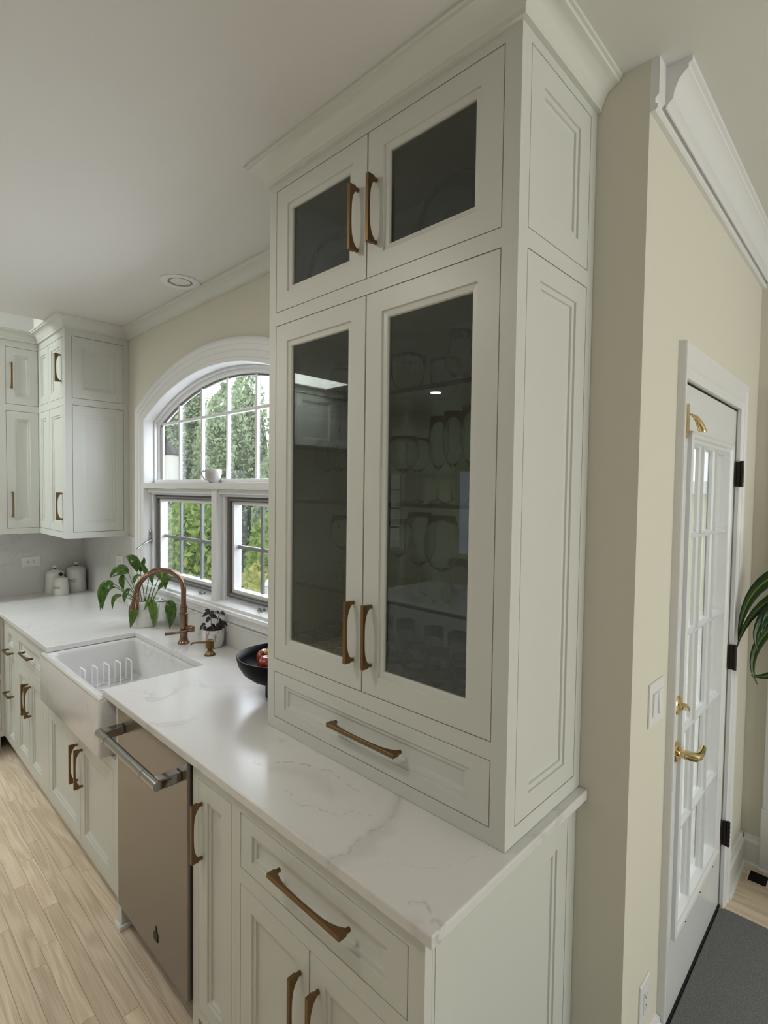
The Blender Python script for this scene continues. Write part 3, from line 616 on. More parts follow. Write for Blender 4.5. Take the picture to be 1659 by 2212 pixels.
for z in (1.25,2.13,2.33,2.60):
    MB().box(-.888+.02,-.888+.062,-HD+.03,-HD+.05,z-.022,z+.022).box(-.906,-.884,-HD+.034,-HD+.075,z-.03,z+.03).build('hinge', DARKM, hutch)
mb = MB()
for i in range(22):
    z = 1.22+i*.045
    for y in (-.30,-.09): mb.skin([[(-.9068+q, y+.003*math.cos(a), z+.003*math.sin(a)) for a in [k/8*2*PI for k in range(8)]] for q in (0,.0004)],True,False,True)
tag(mb.build('shelf_pin_hole', BLACK, hutch), kind='stuff')
for z in (1.990,1.685,1.415):
    s = MB().box(-.905,-.0415,-.345,-.016,z-.009,z).build('glass_shelf', SHELFG, hutch)
    MB().box(-.905,-.0415,-.3472,-.3452,z-.0105,z+.0005).build('shelf_edge', EDGE, s)
mb = MB(); mb.skin(sweep([(-HW,-.001),(-HW,-HD),(0,-HD),(0,-.001)][::1], CP), True, True, True)
mb.build('crown_molding', CROWN, hutch, smooth=True)
# ------------------------------------------------------------------ counter
CX0 = -3.468
cut = (-2.438,-1.652,-.243)
poly = [(XL+.001,-.001),(XL+.001,-1.6),(CX0,-1.6),(CX0,-.675),(cut[0],-.675),(cut[0],cut[2]),(cut[1],cut[2]),(cut[1],-.675),(.025,-.675),(.025,-.001)]
mb = MB(); mb.prism(poly, lambda a,b,c: (a,b,c), CB, CT)
ct = mb.build('countertop', QUARTZ, bevel=.004, bseg=3)
tag(ct, 'white veined quartz countertop running along window wall and round the corner', 'countertop')
# backsplash slabs
mb = MB(); mb.box(XL+.001,XL+.013,-1.6,-.001,CT+.0005,1.391)
tag(mb.build('backsplash', SPLASH), 'pale quartz backsplash on the far wall behind white canisters', 'backsplash')
mb = MB(); mb.box(XL+.0135,XW-.982,-.012,-.001,CT+.0005,1.391); mb.box(XW-.982,-HW-.001,-.012,-.001,CT+.0005,1.024); mb.box(XW-.982,-HW-.001,-.016,-.001,1.024,1.034)
tag(mb.build('backsplash', SPLASH, bevel=.001), 'pale quartz backsplash under the arched window behind the faucet', 'backsplash')
# ------------------------------------------------------------------ base cabinets
FB = FY(-BF); ZF = .09; ZD = .118
def carcass(x0,x1,parent,z0=ZF,top=CB-.001,depth=None):
    MB().box(x0+.002,x1-.002,-BF+.038,-.015,z0,top).build('carcass', CAB, parent)
def frame(parts, parent, F=FB):
    mb = MB()
    for a0,a1,z0,z1 in parts: mb.box(a0,a1,0,-.022,z0,z1,F)
    return mb.build('face_frame', CAB, parent)
TOP = CB-.001
# near cabinet: drawer over two doors, end panel
nb = empty('base_cabinet', (-.34,-.33,0), 'near greige base cabinet with wide drawer over two doors and panelled end', 'cabinet')
MB().box(-.668,-.028,-BF+.038,-.015,ZF,TOP).build('carcass', CAB, nb)
frame([(-.675,-.653,ZF,TOP),(-.047,-.006,0,TOP),(-.653,-.047,.840,TOP),(-.653,-.047,.643,.688),(-.653,-.047,ZF,ZD)], nb)
d = door('drawer', FB, -.653,-.047,.688,.840, nb, .054,.037); pull(FB,-.342,.775,.268,False,d)
d = door('door', FB, -.653,-.350,ZD,.643, nb, .054); pull(FB,-.384,.485,.176,True,d)
d = door('door', FB, -.350,-.047,ZD,.643, nb, .054); pull(FB,-.316,.485,.176,True,d)
FE = FX(-.006)
mb = MB()
for a0,a1,z0,z1 in ((-BF+.0225,-.625,0,TOP),(-.050,-.001,0,TOP),(-.625,-.050,.846,TOP),(-.625,-.050,0,.10)): mb.box(a0,a1,0,-.021,z0,z1,FE)
mb.build('end_frame', CAB, nb); door('end_panel', FE, -.625,-.050,.10,.846, nb, .058)
MB().box(-.672,-.03,-BF+.075,-BF+.09,0,ZF).build('toe_kick', CAB, nb)
# narrow pull-out
pc = empty('base_cabinet', (-.80,-.33,0), 'narrow greige pull-out cabinet between dishwasher and wide drawer cabinet', 'cabinet')
carcass(-.926,-.677,pc)
frame([(-.926,-.891,0,TOP),(-.698,-.6755,ZF,TOP),(-.891,-.698,.842,TOP),(-.891,-.698,ZF,ZD)], pc)
d = door('door', FB, -.891,-.698,ZD,.842, pc, .052); pull(FB,-.868,.690,.178,True,d)
MB().box(-.924,-.677,-BF+.075,-BF+.09,0,ZF).build('toe_kick', CAB, pc)
# dishwasher
dw = empty('dishwasher', (-1.22,-.33,0), 'stainless dishwasher with bar handle between sink cabinet and narrow pull-out', 'dishwasher')
DX0, DX1, DYF = -1.508,-.936,-.669
MB().box(DX0,DX1,DYF,DYF+.024,.112,.8855).build('front_panel', STEEL, dw, bevel=.002)
MB().box(DX0+.004,DX1-.002,DYF+.0242,-.05,.10,.865).build('body', DARKM, dw)
MB().box(DX0+.01,DX1-.01,-.60,-.585,0.0,.10).build('toe_plate', BLACK, dw)
hd = empty('handle', (-1.2,-.72,.80)); hd.parent = dw; hd.location = Vector(hd.location)-WL[dw.name]
zz = .820; HY = -.745
mb = MB(); mb.tube([(-1.475,HY,zz),(-.968,HY,zz)], .0145, 20); mb.build('bar', CHROME, hd, smooth=True)
for x in (-1.452,-.992):
    MB().box(x-.020,x+.020,HY+.002,DYF-.0002,zz-.017,zz+.0135).build('standoff', CHROME, hd, bevel=.004)
for x in (-1.385,-1.07): MB().skin([[(x+q,HY+.0149*math.cos(a),zz+.0149*math.sin(a)) for a in [k/20*2*PI for k in range(20)]] for q in (0,.0012)],True,True,True).build('seam_ring', DARKM, hd)
bx_, bz_ = -1.165,.200
MB().prism([(-.016,-.024),(.016,-.024),(.016,-.006),(.019,-.002),(.006,.012),(.006,.022),(-.001,.026),(-.005,.010),(-.016,0)], lambda a,b,c: (bx_+a,DYF-c,bz_+b), .0002,.0022).build('badge', DARKM, dw)
# sink cabinet
sc_ = empty('base_cabinet', (-2.03,-.33,0), 'greige two-door cabinet under the white apron sink', 'cabinet')
MB().box(-2.524,-1.512,-BF+.038,-.015,ZF,.640).build('carcass', CAB, sc_)
ZF = .105
frame([(-2.526,-2.494,ZF,TOP),(-1.556,-1.512,0,TOP),(-1.592,-1.556,ZF,.648),(-2.494,-1.592,.600,.648),(-2.494,-1.592,ZF,ZD)], sc_)
d = door('door', FB, -2.494,-2.000,ZD,.600, sc_, .057); pull(FB,-2.034,.470,.176,True,d)
d = door('door', FB, -2.000,-1.592,ZD,.600, sc_, .057); pull(FB,-1.966,.470,.176,True,d)
MB().box(-2.52,-1.556,-BF+.075,-BF+.09,0,ZF).build('toe_kick', CAB, sc_)
MB().box(-1.5555,-1.512,-BF+.0221,-.10,0,TOP).build('end_gable', CAB, sc_)
MB().box(-1.562,-1.5115,-BF-.013,-BF-.0003,0,.018).box(-1.5119,-1.500,-BF-.0128,-.45,0,.018).build('shoe_molding', TRIM, sc_, bevel=.003)
# drawer + two doors, left of sink
ub_ = empty('base_cabinet', (-2.86,-.33,0), 'greige base cabinet with one drawer over two doors left of the sink', 'cabinet')
carcass(-3.17,-2.527,ub_)
frame([(-3.172,-3.150,ZF,TOP),(-2.585,-2.527,ZF,TOP),(-3.150,-2.585,.850,TOP),(-3.150,-2.585,.667,.700),(-3.150,-2.585,ZF,ZD)], ub_)
d = door('drawer', FB, -3.150,-2.585,.700,.850, ub_, .052,.036); pull(FB,-2.86,.775,.176,False,d)
d = door('door', FB, -3.150,-2.866,ZD,.667, ub_, .052); pull(FB,-2.897,.52,.176,True,d)
d = door('door', FB, -2.866,-2.585,ZD,.667, ub_, .052); pull(FB,-2.835,.52,.176,True,d)
MB().box(-3.17,-2.53,-BF+.075,-BF+.09,0,ZF).build('toe_kick', CAB, ub_)
# narrow corner unit
nc = empty('base_cabinet', (-3.3,-.33,0), 'narrow greige corner cabinet with small drawer over a slim door', 'cabinet')
carcass(-3.45,-3.173,nc)
frame([(-3.4995,-3.395,ZF,TOP),(-3.194,-3.1725,ZF,TOP),(-3.395,-3.194,.846,TOP),(-3.395,-3.194,.664,.700),(-3.395,-3.194,ZF,ZD)], nc)
d = door('drawer', FB, -3.395,-3.194,.700,.846, nc, .040,.036); pull(FB,-3.296,.702+.0,.13,False,d)
d = door('door', FB, -3.395,-3.194,ZD,.664, nc, .040); pull(FB,-3.296,.435,.13,False,d)
MB().box(-3.45,-3.175,-BF+.075,-BF+.09,0,ZF).build('toe_kick', CAB, nc)
# far run
fr_ = empty('base_cabinet', (-3.75,-1.1,0), 'greige drawer cabinet of the far run at the left picture edge', 'cabinet')
FF_ = FX(-3.50)
MB().box(-4.06,-3.54,-1.59,-.66,ZF,TOP).build('carcass', CAB, fr_)
frame([(-1.6,-1.35,ZF,TOP),(-.672,-BF-.0005,ZF,TOP),(-1.35,-.672,.853,TOP),(-1.35,-.672,.476,.517),(-1.35,-.672,ZF,.143)], fr_, FF_)
d = door('drawer', FF_, -1.35,-.672,.517,.853, fr_, .052); pull(FF_,-1.01,.70,.176,False,d)
d = door('drawer', FF_, -1.35,-.672,.143,.476, fr_, .052); pull(FF_,-1.01,.34,.176,False,d)
MB().box(-3.60,-3.585,-1.59,-.66,0,ZF).build('toe_kick', CAB, fr_)
# ------------------------------------------------------------------ upper cabinets in the corner
FU = FY(-.383); FUX = FX(-3.161); FUL = FX(-3.767)
UB, UT = 1.391, 2.713
uc = empty('wall_cabinet', (-3.5,-.19,UB), 'greige stacked wall cabinet on window wall left of the arched window', 'cabinet')
MB().box(-4.06,-3.20,-.345,-.001,UB+.012,UT).build('carcass', CAB, uc)
def fr2(parts, F, parent, name='face_frame'):
    mb = MB()
    for a0,a1,z0,z1 in parts: mb.box(a0,a1,0,-.022,z0,z1,F)
    return mb.build(name, CAB, parent)
fr2([(-3.766,-3.748,UB,UT),(-3.535,-3.510,UB,UT),(-3.208,-3.161,UB,UT)]+[(-3.748,-3.535,a,b) for a,b in ((UB,1.430),(2.234,2.282),(2.664,UT))]+[(-3.510,-3.208,a,b) for a,b in ((UB,1.430),(2.234,2.282),(2.664,UT))], FU, uc)
for a0,a1 in ((-3.748,-3.535),(-3.510,-3.208)):
    wv = .045 if a1<-3.4 else .052
    for z0,z1 in ((2.282,2.664),(1.430,2.234)):
        d = door('door', FU, a0,a1,z0,z1, uc, wv)
        if a1>-3.4: pull(FU,a1-.030,2.47 if z0>2 else 1.595,.176,True,d)
fr2([(-.361,-.344,UB,UT),(-.034,-.001,UB,UT)]+[(-.344,-.034,a,b) for a,b in ((UB,1.430),(2.238,2.280),(2.668,UT))], FUX, uc, 'side_frame')
door('side_panel', FUX, -.344,-.034,2.280,2.668, uc, .054,.056); door('side_panel', FUX, -.344,-.034,1.430,2.238, uc, .054,.056)
MB().box(-4.06,-3.1835,-.3605,-.001,UB+.001,UB+.0118).build('bottom_panel', CAB, uc)
fu = empty('wall_cabinet', (-3.92,-.9,UB), 'greige stacked wall cabinet on far wall at the left picture edge', 'cabinet')
MB().box(-4.075,-3.805,-1.25,-.384,UB+.012,UT).build('carcass', CAB, fu)
fr2([(-.772-.0,-.575,UB,UT),(-1.25,-1.05,UB,UT),(-.3835-.0,-.3832,UB,UT)]+[(a0,a1,a,b) for a0,a1 in ((-.575,-.3836),(-1.05,-.772)) for a,b in ((UB,1.430),(2.234,2.278),(2.664,UT))], FUL, fu)
for a0,a1 in ((-.575,-.3836),(-1.05,-.772)):
    for z0,z1 in ((2.278,2.664),(1.430,2.234)):
        d = door('door', FUL, a0,a1,z0,z1, fu, .050)
        if a0>-.6: pull(FUL,-.5455,2.47 if z0>2 else 1.595,.176,True,d)
MB().box(-4.075,-3.7895,-1.25,-.384,UB+.001,UB+.0118).build('bottom_panel', CAB, fu)
mb = MB(); mb.skin(sweep([(-3.767,-1.25),(-3.767,-.383),(-3.161,-.383),(-3.161,-.001)], [(o,z+.001 if z<2.72 else z) for o,z in CP]), True, True, True)
struct(mb.build('trim_6', CROWN, smooth=True))
# ------------------------------------------------------------------ apron sink
def rr(x0,x1,y0,y1,r,z,n=5):
    P = []
    for cx,cy,a0 in ((x1-r,y1-r,0),(x0+r,y1-r,90),(x0+r,y0+r,180),(x1-r,y0+r,270)):
        for i in range(n+1):
            a = math.radians(a0+90*i/n); P.append((cx+r*math.cos(a),cy+r*math.sin(a),z))
    return P
sk = empty('apron_sink', (-2.03,-.45,.652), 'white fireclay apron-front farmhouse sink set in the counter', 'sink')
X0,X1,Y0,Y1 = -2.452,-1.612,-.701,-.215
L = [rr(X0+.004,X1-.004,Y0+.004,Y1,.011,.650),rr(X0,X1,Y0,Y1,.013,.656)]
# the part under the counter stays below it; the apron rim rises in front
L += [rr(X0,X1,Y0,Y1,.013,.8755),rr(X0+.003,X1-.003,Y0+.003,Y1-.003,.012,.881),rr(X0+.010,X1-.010,Y0+.008,Y1-.01,.011,.8845),
      rr(X0+.024,X1-.024,Y0+.030,Y1-.024,.030,.8848),rr(X0+.030,X1-.030,Y0+.044,Y1-.030,.032,.879),rr(X0+.033,X1-.033,Y0+.050,Y1-.033,.034,.865),
      rr(X0+.040,X1-.040,Y0+.055,Y1-.040,.034,.70),rr(X0+.050,X1-.050,Y0+.065,Y1-.050,.034,.686),rr(X0+.075,X1-.075,Y0+.09,Y1-.075,.03,.682)]
MB().skin(L,True,True,True).build('basin', quartz('veined_fireclay',(0.74,0.735,0.725),(0.62,0.60,0.585),0.12,2.2), sk, smooth='all')
# raised front rim
MB().skin([[(x,Y0+.0125-.0115*math.cos(t_)*k_,.8775+(.004+.0125*math.sin(t_)*k_ if 0<t_<PI else 0)) for t_ in [k/10*PI for k in range(11)]] for x,k_ in ((X0+.004,.55),(X0+.008,.85),(X0+.016,1),(X1-.016,1),(X1-.008,.85),(X1-.004,.55))],True,True,True).build('front_rim', FIRE, sk, smooth='all')
MB().box(-2.255,-2.235,Y1-.0425,-.2565,.845,.848).build('maker_mark', INK, sk) if False else None
MB().lathe([(.045,0),(.045,.002),(.03,.001),(.028,-.004)],(-2.03,-.43,.6835),20,True,True).build('drain', CHROME, sk, smooth=True)
rk = empty('dish_rack', (-2.30,-.42,.684), 'white wire plate rack standing inside the apron sink', 'rack')
for i in range(5):
    y = -.545+i*.056; x0,x1 = -2.362,-2.285; zt_ = .803; r_ = .008
    MB().tube([(x0,y,.688),(x0,y,zt_-r_),(x0+r_*.3,y,zt_-r_*.3),(x0+r_,y,zt_),(x1-r_,y,zt_),(x1-r_*.3,y,zt_-r_*.3),(x1,y,zt_-r_),(x1,y,.688)],.0034,8).build('hoop', RACKM, rk, smooth=True)
for x in (-2.362,-2.285): MB().tube([(x,-.56,.6865),(x,-.305,.6865)],.003,6).build('rail', RACKM, rk, smooth=True)
# ------------------------------------------------------------------ faucet, soap pump
fa = empty('kitchen_faucet', (-2.044,-.150,CT), 'rose bronze gooseneck pull-down faucet behind the apron sink', 'faucet')
fx,fy,fz = -2.044,-.150,CT
MB().lathe([(.030,0),(.030,.006),(.025,.010),(.021,.020),(.0195,.036),(.0185,.045)],(fx,fy,fz+.0004),28,True,True).build('base', BRONZE, fa, smooth=True)
MB().lathe([(.0205,.0455),(.0205,.150),(.0225,.152),(.0225,.158),(.0175,.160),(.0175,.190),(.0195,.192),(.0195,.200),(.0165,.203)],(fx,fy,fz),28,True,True).build('body', BRONZE, fa, smooth=True)
pts = []; R_ = .112; zc_ = fz+.275; dx,dy = -.22,-.975
for z in (.200,.23,.275): pts.append((fx,fy,fz+z))
for k in range(1,17):
    a = PI*0.985*k/16; q = R_*(1-math.cos(a)); pts.append((fx+dx*q, fy+dy*q, zc_+R_*math.sin(a)*1.02))
MB().tube(pts, .0130, 16).build('neck', BRONZE, fa, smooth=True)
e1 = Vector(pts[-1]); dv = (Vector(pts[-1])-Vector(pts[-2])).normalized()
MB().tube([e1-dv*.004,e1+dv*.004,e1+dv*.006,e1+dv*.012,e1+dv*.014,e1+dv*.020,e1+dv*.066,e1+dv*.078,e1+dv*.082],[.0145,.0155,.0155,.0155,.0145,.0158,.0195,.0205,.017],18).build('spray_head', BRONZE, fa, smooth=True)
hn = MB(); hn.tube([(fx+.015,fy+.012,fz+.078),(fx+.034,fy+.026,fz+.078),(fx+.044,fy+.036,fz+.078)],[.017,.019,.015],16); hh = hn.build('handle_hub', BRONZE, fa, smooth=True)
MB().tube([(fx+.040,fy-.004,fz+.072),(fx+.010,fy-.055,fz+.064),(fx-.010,fy-.085,fz+.061),(fx-.014,fy-.09,fz+.061)],[.0068,.0062,.0075,.010],12).build('lever', BRONZE, fa, smooth=True)
so = empty('soap_dispenser', (-1.765,-.151,CT), 'small bronze soap pump right of the faucet', 'soap dispenser')
sx,sy_ = -1.765,-.151
MB().lathe([(.026,0),(.026,.004),(.022,.010),(.016,.016),(.012,.022),(.0115,.030)],(sx,sy_,CT+.0004),24,True,True).build('base', BRASS, so, smooth=True)
MB().lathe([(.013,.0305),(.0185,.036),(.0185,.060),(.016,.064),(.016,.072),(.013,.075)],(sx,sy_,CT),24,True,True).build('pump_head', BRASS, so, smooth=True)
MB().tube([(sx-.012,sy_-.008,CT+.062),(sx-.045,sy_-.036,CT+.060),(sx-.068,sy_-.056,CT+.056),(sx-.074,sy_-.061,CT+.046)],[.0055,.005,.0045,.0042],10).build('spout', BRASS, so, smooth=True)
# ------------------------------------------------------------------ plants
RV = Vector((.7214,.6924,0)); FV = Vector((-.6924,.7214,0))
def leaf(pts, width, name, m, parent, fold=.25, n=12, tipp=1.5, tone=(0.1,0.5), stripes=None, normal=None):
    P = [Vector(p) for p in pts]
    def bez(t):
        k = len(P)-1; q = P[:]
        for r in range(k): q = [q[i]*(1-t)+q[i+1]*t for i in range(len(q)-1)]
        return q[0]
    L = []; prev = None; segs = 6
    for i in range(n+1):
        t = i/n; c = bez(t); d = (bez(min(1,t+.02))-bez(max(0,t-.02))).normalized()
        up = Vector(normal) if normal else Vector((.6,-.72,.45))
        sd = d.cross(up); sd = sd.normalized() if sd.length>1e-4 else Vector((1,0,0))
        nn = sd.cross(d).normalized()
        wv = width*.5*max(.02, math.sin(PI*min(1,t**.8))**.8)*(1 if t<.5 else (1-(t-.5)*.25)) if t<.999 else .0004
        L.append([c+sd*wv*s+nn*abs(s)*wv*fold for s in (-1,-.55,-.12,.12,.55,1)])
    mb = MB(); b = len(mb.v)
    for row in L: mb.v += [tuple(p) for p in row]
    for i in range(n):
        for j in range(5):
            mb.f.append((i*6+j,i*6+j+1,(i+1)*6+j+1,(i+1)*6+j))
            tn = random.uniform(*tone)
            if stripes is not None: tn = stripes[j]
            mb.t.append(tn+.001)
    o = mb.build(name, m, parent, smooth='all')
    s = o.modifiers.new('thick','SOLIDIFY'); s.thickness = .0006; s.offset = 0
    return o
lp = empty('potted_peace_lily', (-2.555,-.150,CT), 'peace lily with drooping leaves in ribbed white pot behind the sink', 'plant')
LC = Vector((-2.548,-.148,CT)); S_ = 368.0
def lpx(u,v,b=0): return LC+RV*((u-309)/S_)+FV*b+Vector((0,0,(1352-v)/S_-b*.26))
mb = MB(); mb.lathe([(.064,0),(.068,.003),(.074,.05),(.081,.105),(.087,.150),(.087,.154),(.083,.154),(.079,.125),(.076,.11)],(LC.x,LC.y,CT+.0004),96,True,True,mod=lambda a: 1+.018*(1 if (int(a/(2*PI)*96)%4)<2 else 0)); mb.build('pot', CER, lp, smooth=False)
MB().lathe([(.074,0),(.001,.006)],(LC.x,LC.y,CT+.130),24,True,True).build('soil', SOIL, lp)
def lil(base, pts, width, tone=(.05,.45), stem=True):
    q = [lpx(*p) for p in pts]
    if stem:
        b0 = lpx(*base); mid = (b0*1.2+q[0]*.8)*.5+Vector((0,0,.015))
        MB().tube([b0,mid,q[0]],[.0032,.0026,.0022],6).build('stem', LILST, lp, smooth=True)
    leaf(q, width, 'leaf', LILY, lp, .22, 12, tone=tone)
LILST = mat('lily_stem', (0.05,0.11,0.02), 0.4)
B0 = (305,1312,0)
lil(B0,[(248,1264,-.02),(232,1262,-.03),(222,1285,-.04),(229,1320,-.05)],.075)
lil((300,1312,.01),[(248,1270,.0),(222,1270,.0),(213,1295,.01),(210,1321,.02)],.032)
lil((303,1312,.01),[(290,1236,.02),(291,1210,.03),(275,1204,.03),(262,1201,.04)],.058)
lil((308,1312,.02),[(296,1236,.03),(296,1222,.03),(309,1215,.02),(303,1202,.03)],.035)
lil((310,1314,.0),[(300,1218,.0),(312,1228,.0),(318,1242,-.01),(316,1250,-.01)],.03,stem=False)
lil((302,1312,-.02),[(281,1241,-.03),(268,1226,-.04),(254,1240,-.05),(247,1252,-.06)],.066)
lil((306,1314,-.03),[(272,1244,-.04),(268,1252,-.05),(270,1266,-.05),(274,1277,-.05)],.036)
lil((306,1314,-.03),[(284,1274,-.03),(278,1278,-.05),(276,1292,-.06),(277,1304,-.06)],.034)
lil((312,1312,.04),[(346,1242,-.02),(356,1236,-.03),(363,1252,-.04),(360,1275,-.04)],.058,(.25,.6))
lil((314,1312,.06),[(340,1275,-.01),(350,1262,-.03),(364,1256,-.04),(380,1247,-.05)],.034)
lil((308,1312,-.05),[(300,1300,-.07),(306,1312,-.095),(303,1335,-.10),(296,1359,-.10)],.060,(.2,.65))
lil((318,1312,-.04),[(332,1297,-.06),(342,1306,-.085),(347,1332,-.09),(343,1359,-.09)],.052,(.35,.9))
lil((325,1310,-.01),[(364,1301,-.05),(378,1304,-.06),(382,1330,-.07),(375,1359,-.08)],.066,(.05,.4))
lil((309,1312,.03),[(322,1262,.03),(318,1240,.02),(330,1232,.02),(338,1226,.02)],.03,(.4,.8))
lil((306,1312,-.02),[(270,1290,-.05),(258,1285,-.06),(252,1300,-.07),(256,1318,-.08)],.030,(.1,.5))
lil((309,1312,0),[(322,1236,-.0),(334,1228,-.0),(342,1238,-.01),(345,1254,-.02)],.034,(.1,.6))
lil((303,1312,0),[(288,1262,.0),(284,1250,.01),(290,1240,.02),(300,1244,.02)],.028,(.2,.7))
lil((312,1312,-.03),[(326,1296,-.05),(334,1288,-.07),(330,1308,-.08),(322,1322,-.09)],.026,(.3,.8))
# small dark plant
sp = empty('potted_herb', (-1.895,-.035,CT), 'small dark purple-leaved plant in marbled white pot by the window', 'plant')
PC = Vector((-1.883,-.070,CT)); 
def ppx(u,v,b=0): return PC+RV*((u-472)/420.)+FV*b+Vector((0,0,(1394-v)/420.))
MB().lathe([(.040,0),(.046,.006),(.052,.03),(.0545,.06),(.054,.088),(.054,.092),(.0505,.092),(.050,.078)],(PC.x,PC.y,CT+.0004),28,True,True).build('pot', MARBPOT, sp, smooth=True)
MB().lathe([(.050,0),(.001,.004)],(PC.x,PC.y,CT+.080),20,True,True).build('soil', SOIL, sp)
Z5 = lambda x,y,b=0: ppx(440+x/6.9125,1300+y/6.9125,b)
MB().tube([Z5(190,400,0),Z5(188,300,0),Z5(178,130,0)],.0016,6).build('stem', STEM, sp); MB().tube([Z5(255,380,.01),Z5(275,250,.01),Z5(312,150,.01)],.0016,6).build('stem', STEM, sp)
MB().tube([Z5(150,400,-.01),Z5(100,365,-.02),Z5(60,355,-.02)],.0016,6).build('stem', STEM, sp)
MB().tube([Z5(270,400,0),Z5(310,330,.01),Z5(350,300,.01)],.0016,6).build('stem', STEM, sp)
for a,b,wd in (((170,135),(88,122),.016),((168,150),(48,222),.022),((185,235),(98,305),.028),((178,175),(248,130),.020),((185,180),(278,235),.026),((305,150),(262,140),.018),((312,150),(400,182),.018),((235,390),(92,440),.028),((245,335),(330,425),.034),((290,280),(375,395),.030),((350,285),(418,350),.016),((75,345),(5,425),.018),((60,340),(100,330),.016),((200,320),(240,370),.016),((75,360),(95,410),.02),((300,290),(340,260),.018)):
    A = Z5(*a,random.uniform(-.02,.02)); B = Z5(*b,random.uniform(-.03,.02)); M_ = (A+B)/2+Vector((0,0,.012))
    leaf([A,M_,B], wd, 'leaf', DARKL, sp, .3, 8, tone=(.0,.9))
# corn plant in the hall
cp = empty('corn_plant', (.56,1.33,0), 'tall striped-leaf corn plant in the hall at right picture edge', 'plant')
MB().lathe([(.11,0),(.12,.01),(.14,.22),(.145,.26),(.13,.26),(.125,.22)],(.56,1.33,.0005),28,True,True).build('pot', CER, cp, smooth=True)
MB().tube([(.56,1.33,.21),(.555,1.325,.8),(.55,1.32,1.32)],[.022,.020,.018],10).build('trunk', BARK, cp, smooth=True)
T_ = (.55,1.32,1.32)
ST = (.05,.35,.95,.35,.05)
for pts,wd in (([T_,(.34,1.2,1.52),(.16,1.15,1.42),(.158,1.14,1.12)],.060),([T_,(.40,1.24,1.42),(.19,1.16,1.36),(.155,1.13,1.09)],.046),([T_,(.32,1.2,1.36),(.17,1.14,1.24),(.232,1.12,1.095)],.050),
    ([T_,(.30,1.2,1.34),(.15,1.13,1.10),(.232,1.13,.965)],.042),([T_,(.34,1.2,1.30),(.20,1.16,1.30),(.222,1.14,1.14)],.060),([T_,(.42,1.22,1.15),(.30,1.15,.98),(.205,1.13,1.0)],.050),
    ([T_,(.36,1.24,1.45),(.23,1.17,1.30),(.236,1.14,1.155)],.060),([T_,(.70,1.2,1.6),(.85,1.1,1.4),(.9,1.05,1.1)],.06),([T_,(.6,1.0,1.6),(.66,.85,1.45),(.7,.8,1.2)],.06),([T_,(.56,1.35,1.7),(.62,1.36,1.8),(.7,1.36,1.75)],.06),([T_,(.8,1.3,1.3),(.95,1.3,1.1),(.98,1.3,.9)],.06)):
    leaf([Vector(p) for p in pts], wd, 'leaf', CORN, cp, .18, 16, stripes=ST, normal=(.5,-.8,.3))
# ------------------------------------------------------------------ counter objects
fb = empty('fruit_bowl', (-1.112,-.200,CT), 'black footed fruit bowl half hidden behind the hutch', 'bowl')
bx,by = -1.112,-.200
MB().lathe([(.060,0),(.060,.055),(.058,.060)],(bx,by,CT+.0004),32,True,True).build('foot', BLACK, fb, smooth=True)
prof = [(.02,.058),(.07,.060),(.115,.075),(.145,.100),(.163,.130),(.170,.158),(.169,.162),(.164,.162),(.158,.133),(.139,.106),(.11,.083),(.06,.070),(.001,.068)]
MB().lathe(prof,(bx,by,CT),48,True,False).build('bowl', BLACK, fb, smooth='all')
def apple(x,y,z,label,r=.038):
    e = empty('apple', (x,y,z), label, 'apple')
    P = []
    for k in range(15):
        a = -PI/2+PI*k/14; rr_ = r*(math.cos(a)**.8 if math.cos(a)>0 else 0)*(1+.08*math.sin(a)); zz_ = r*.92*math.sin(a)-(.25*r*max(0,1-(rr_/r)/.35)**2 if a>0 else -.12*r*max(0,1-(rr_/r)/.3)**2)
        P.append((max(rr_,.0005), zz_+r*.85))
    MB().lathe(P,(x,y,z),24,True,True).build('flesh', RED, e, smooth='all')
    MB().tube([(x,y,z+r*1.45),(x+.002,y+.001,z+r*1.6),(x+.006,y+.003,z+r*1.95)],.0016,6).build('stalk', STEM, e)
apple(-1.195,-.215,CT+.098,'red apple nearest the left rim of the black fruit bowl')
apple(-1.135,-.135,CT+.098,'red apple at the back of the black fruit bowl beside the banana')
apple(-1.125,-.255,CT+.096,'red apple under the banana in the black fruit bowl')
bn = empty('banana', (-1.10,-.19,CT+.15), 'yellow banana lying on the apples in the black fruit bowl', 'banana')
bp_ = [(-1.170,-.235,CT+.160),(-1.150,-.222,CT+.172),(-1.115,-.200,CT+.188),(-1.070,-.170,CT+.190),(-1.035,-.145,CT+.178),(-1.012,-.128,CT+.165)]
MB().tube(bp_,[.007,.015,.0185,.018,.013,.005],8).build('skin', YEL, bn, smooth=True)
MB().tube([bp_[0],(-1.182,-.242,CT+.154)],[.006,.004],6).build('tip', STEM, bn)
# cup
cu = empty('cup', (-2.035,.010,1.7505), 'pale porcelain cup on the shelf under the arched window', 'cup')
cx,cy = -2.035,.012
MB().lathe([(.018,0),(.024,.002),(.034,.018),(.041,.045),(.043,.072),(.041,.073),(.038,.045),(.031,.020),(.001,.008)],(cx,cy,1.7505),32,True,False).build('cup_body', CUPM, cu, smooth='all')
MB().tube([tuple(Vector((cx,cy,1.7505))-RV*a+Vector((0,0,b))) for a,b in ((.040,.058),(.052,.064),(.063,.058),(.064,.042),(.052,.024),(.035,.014))],.0035,8).build('handle', CUPM, cu, smooth=True)
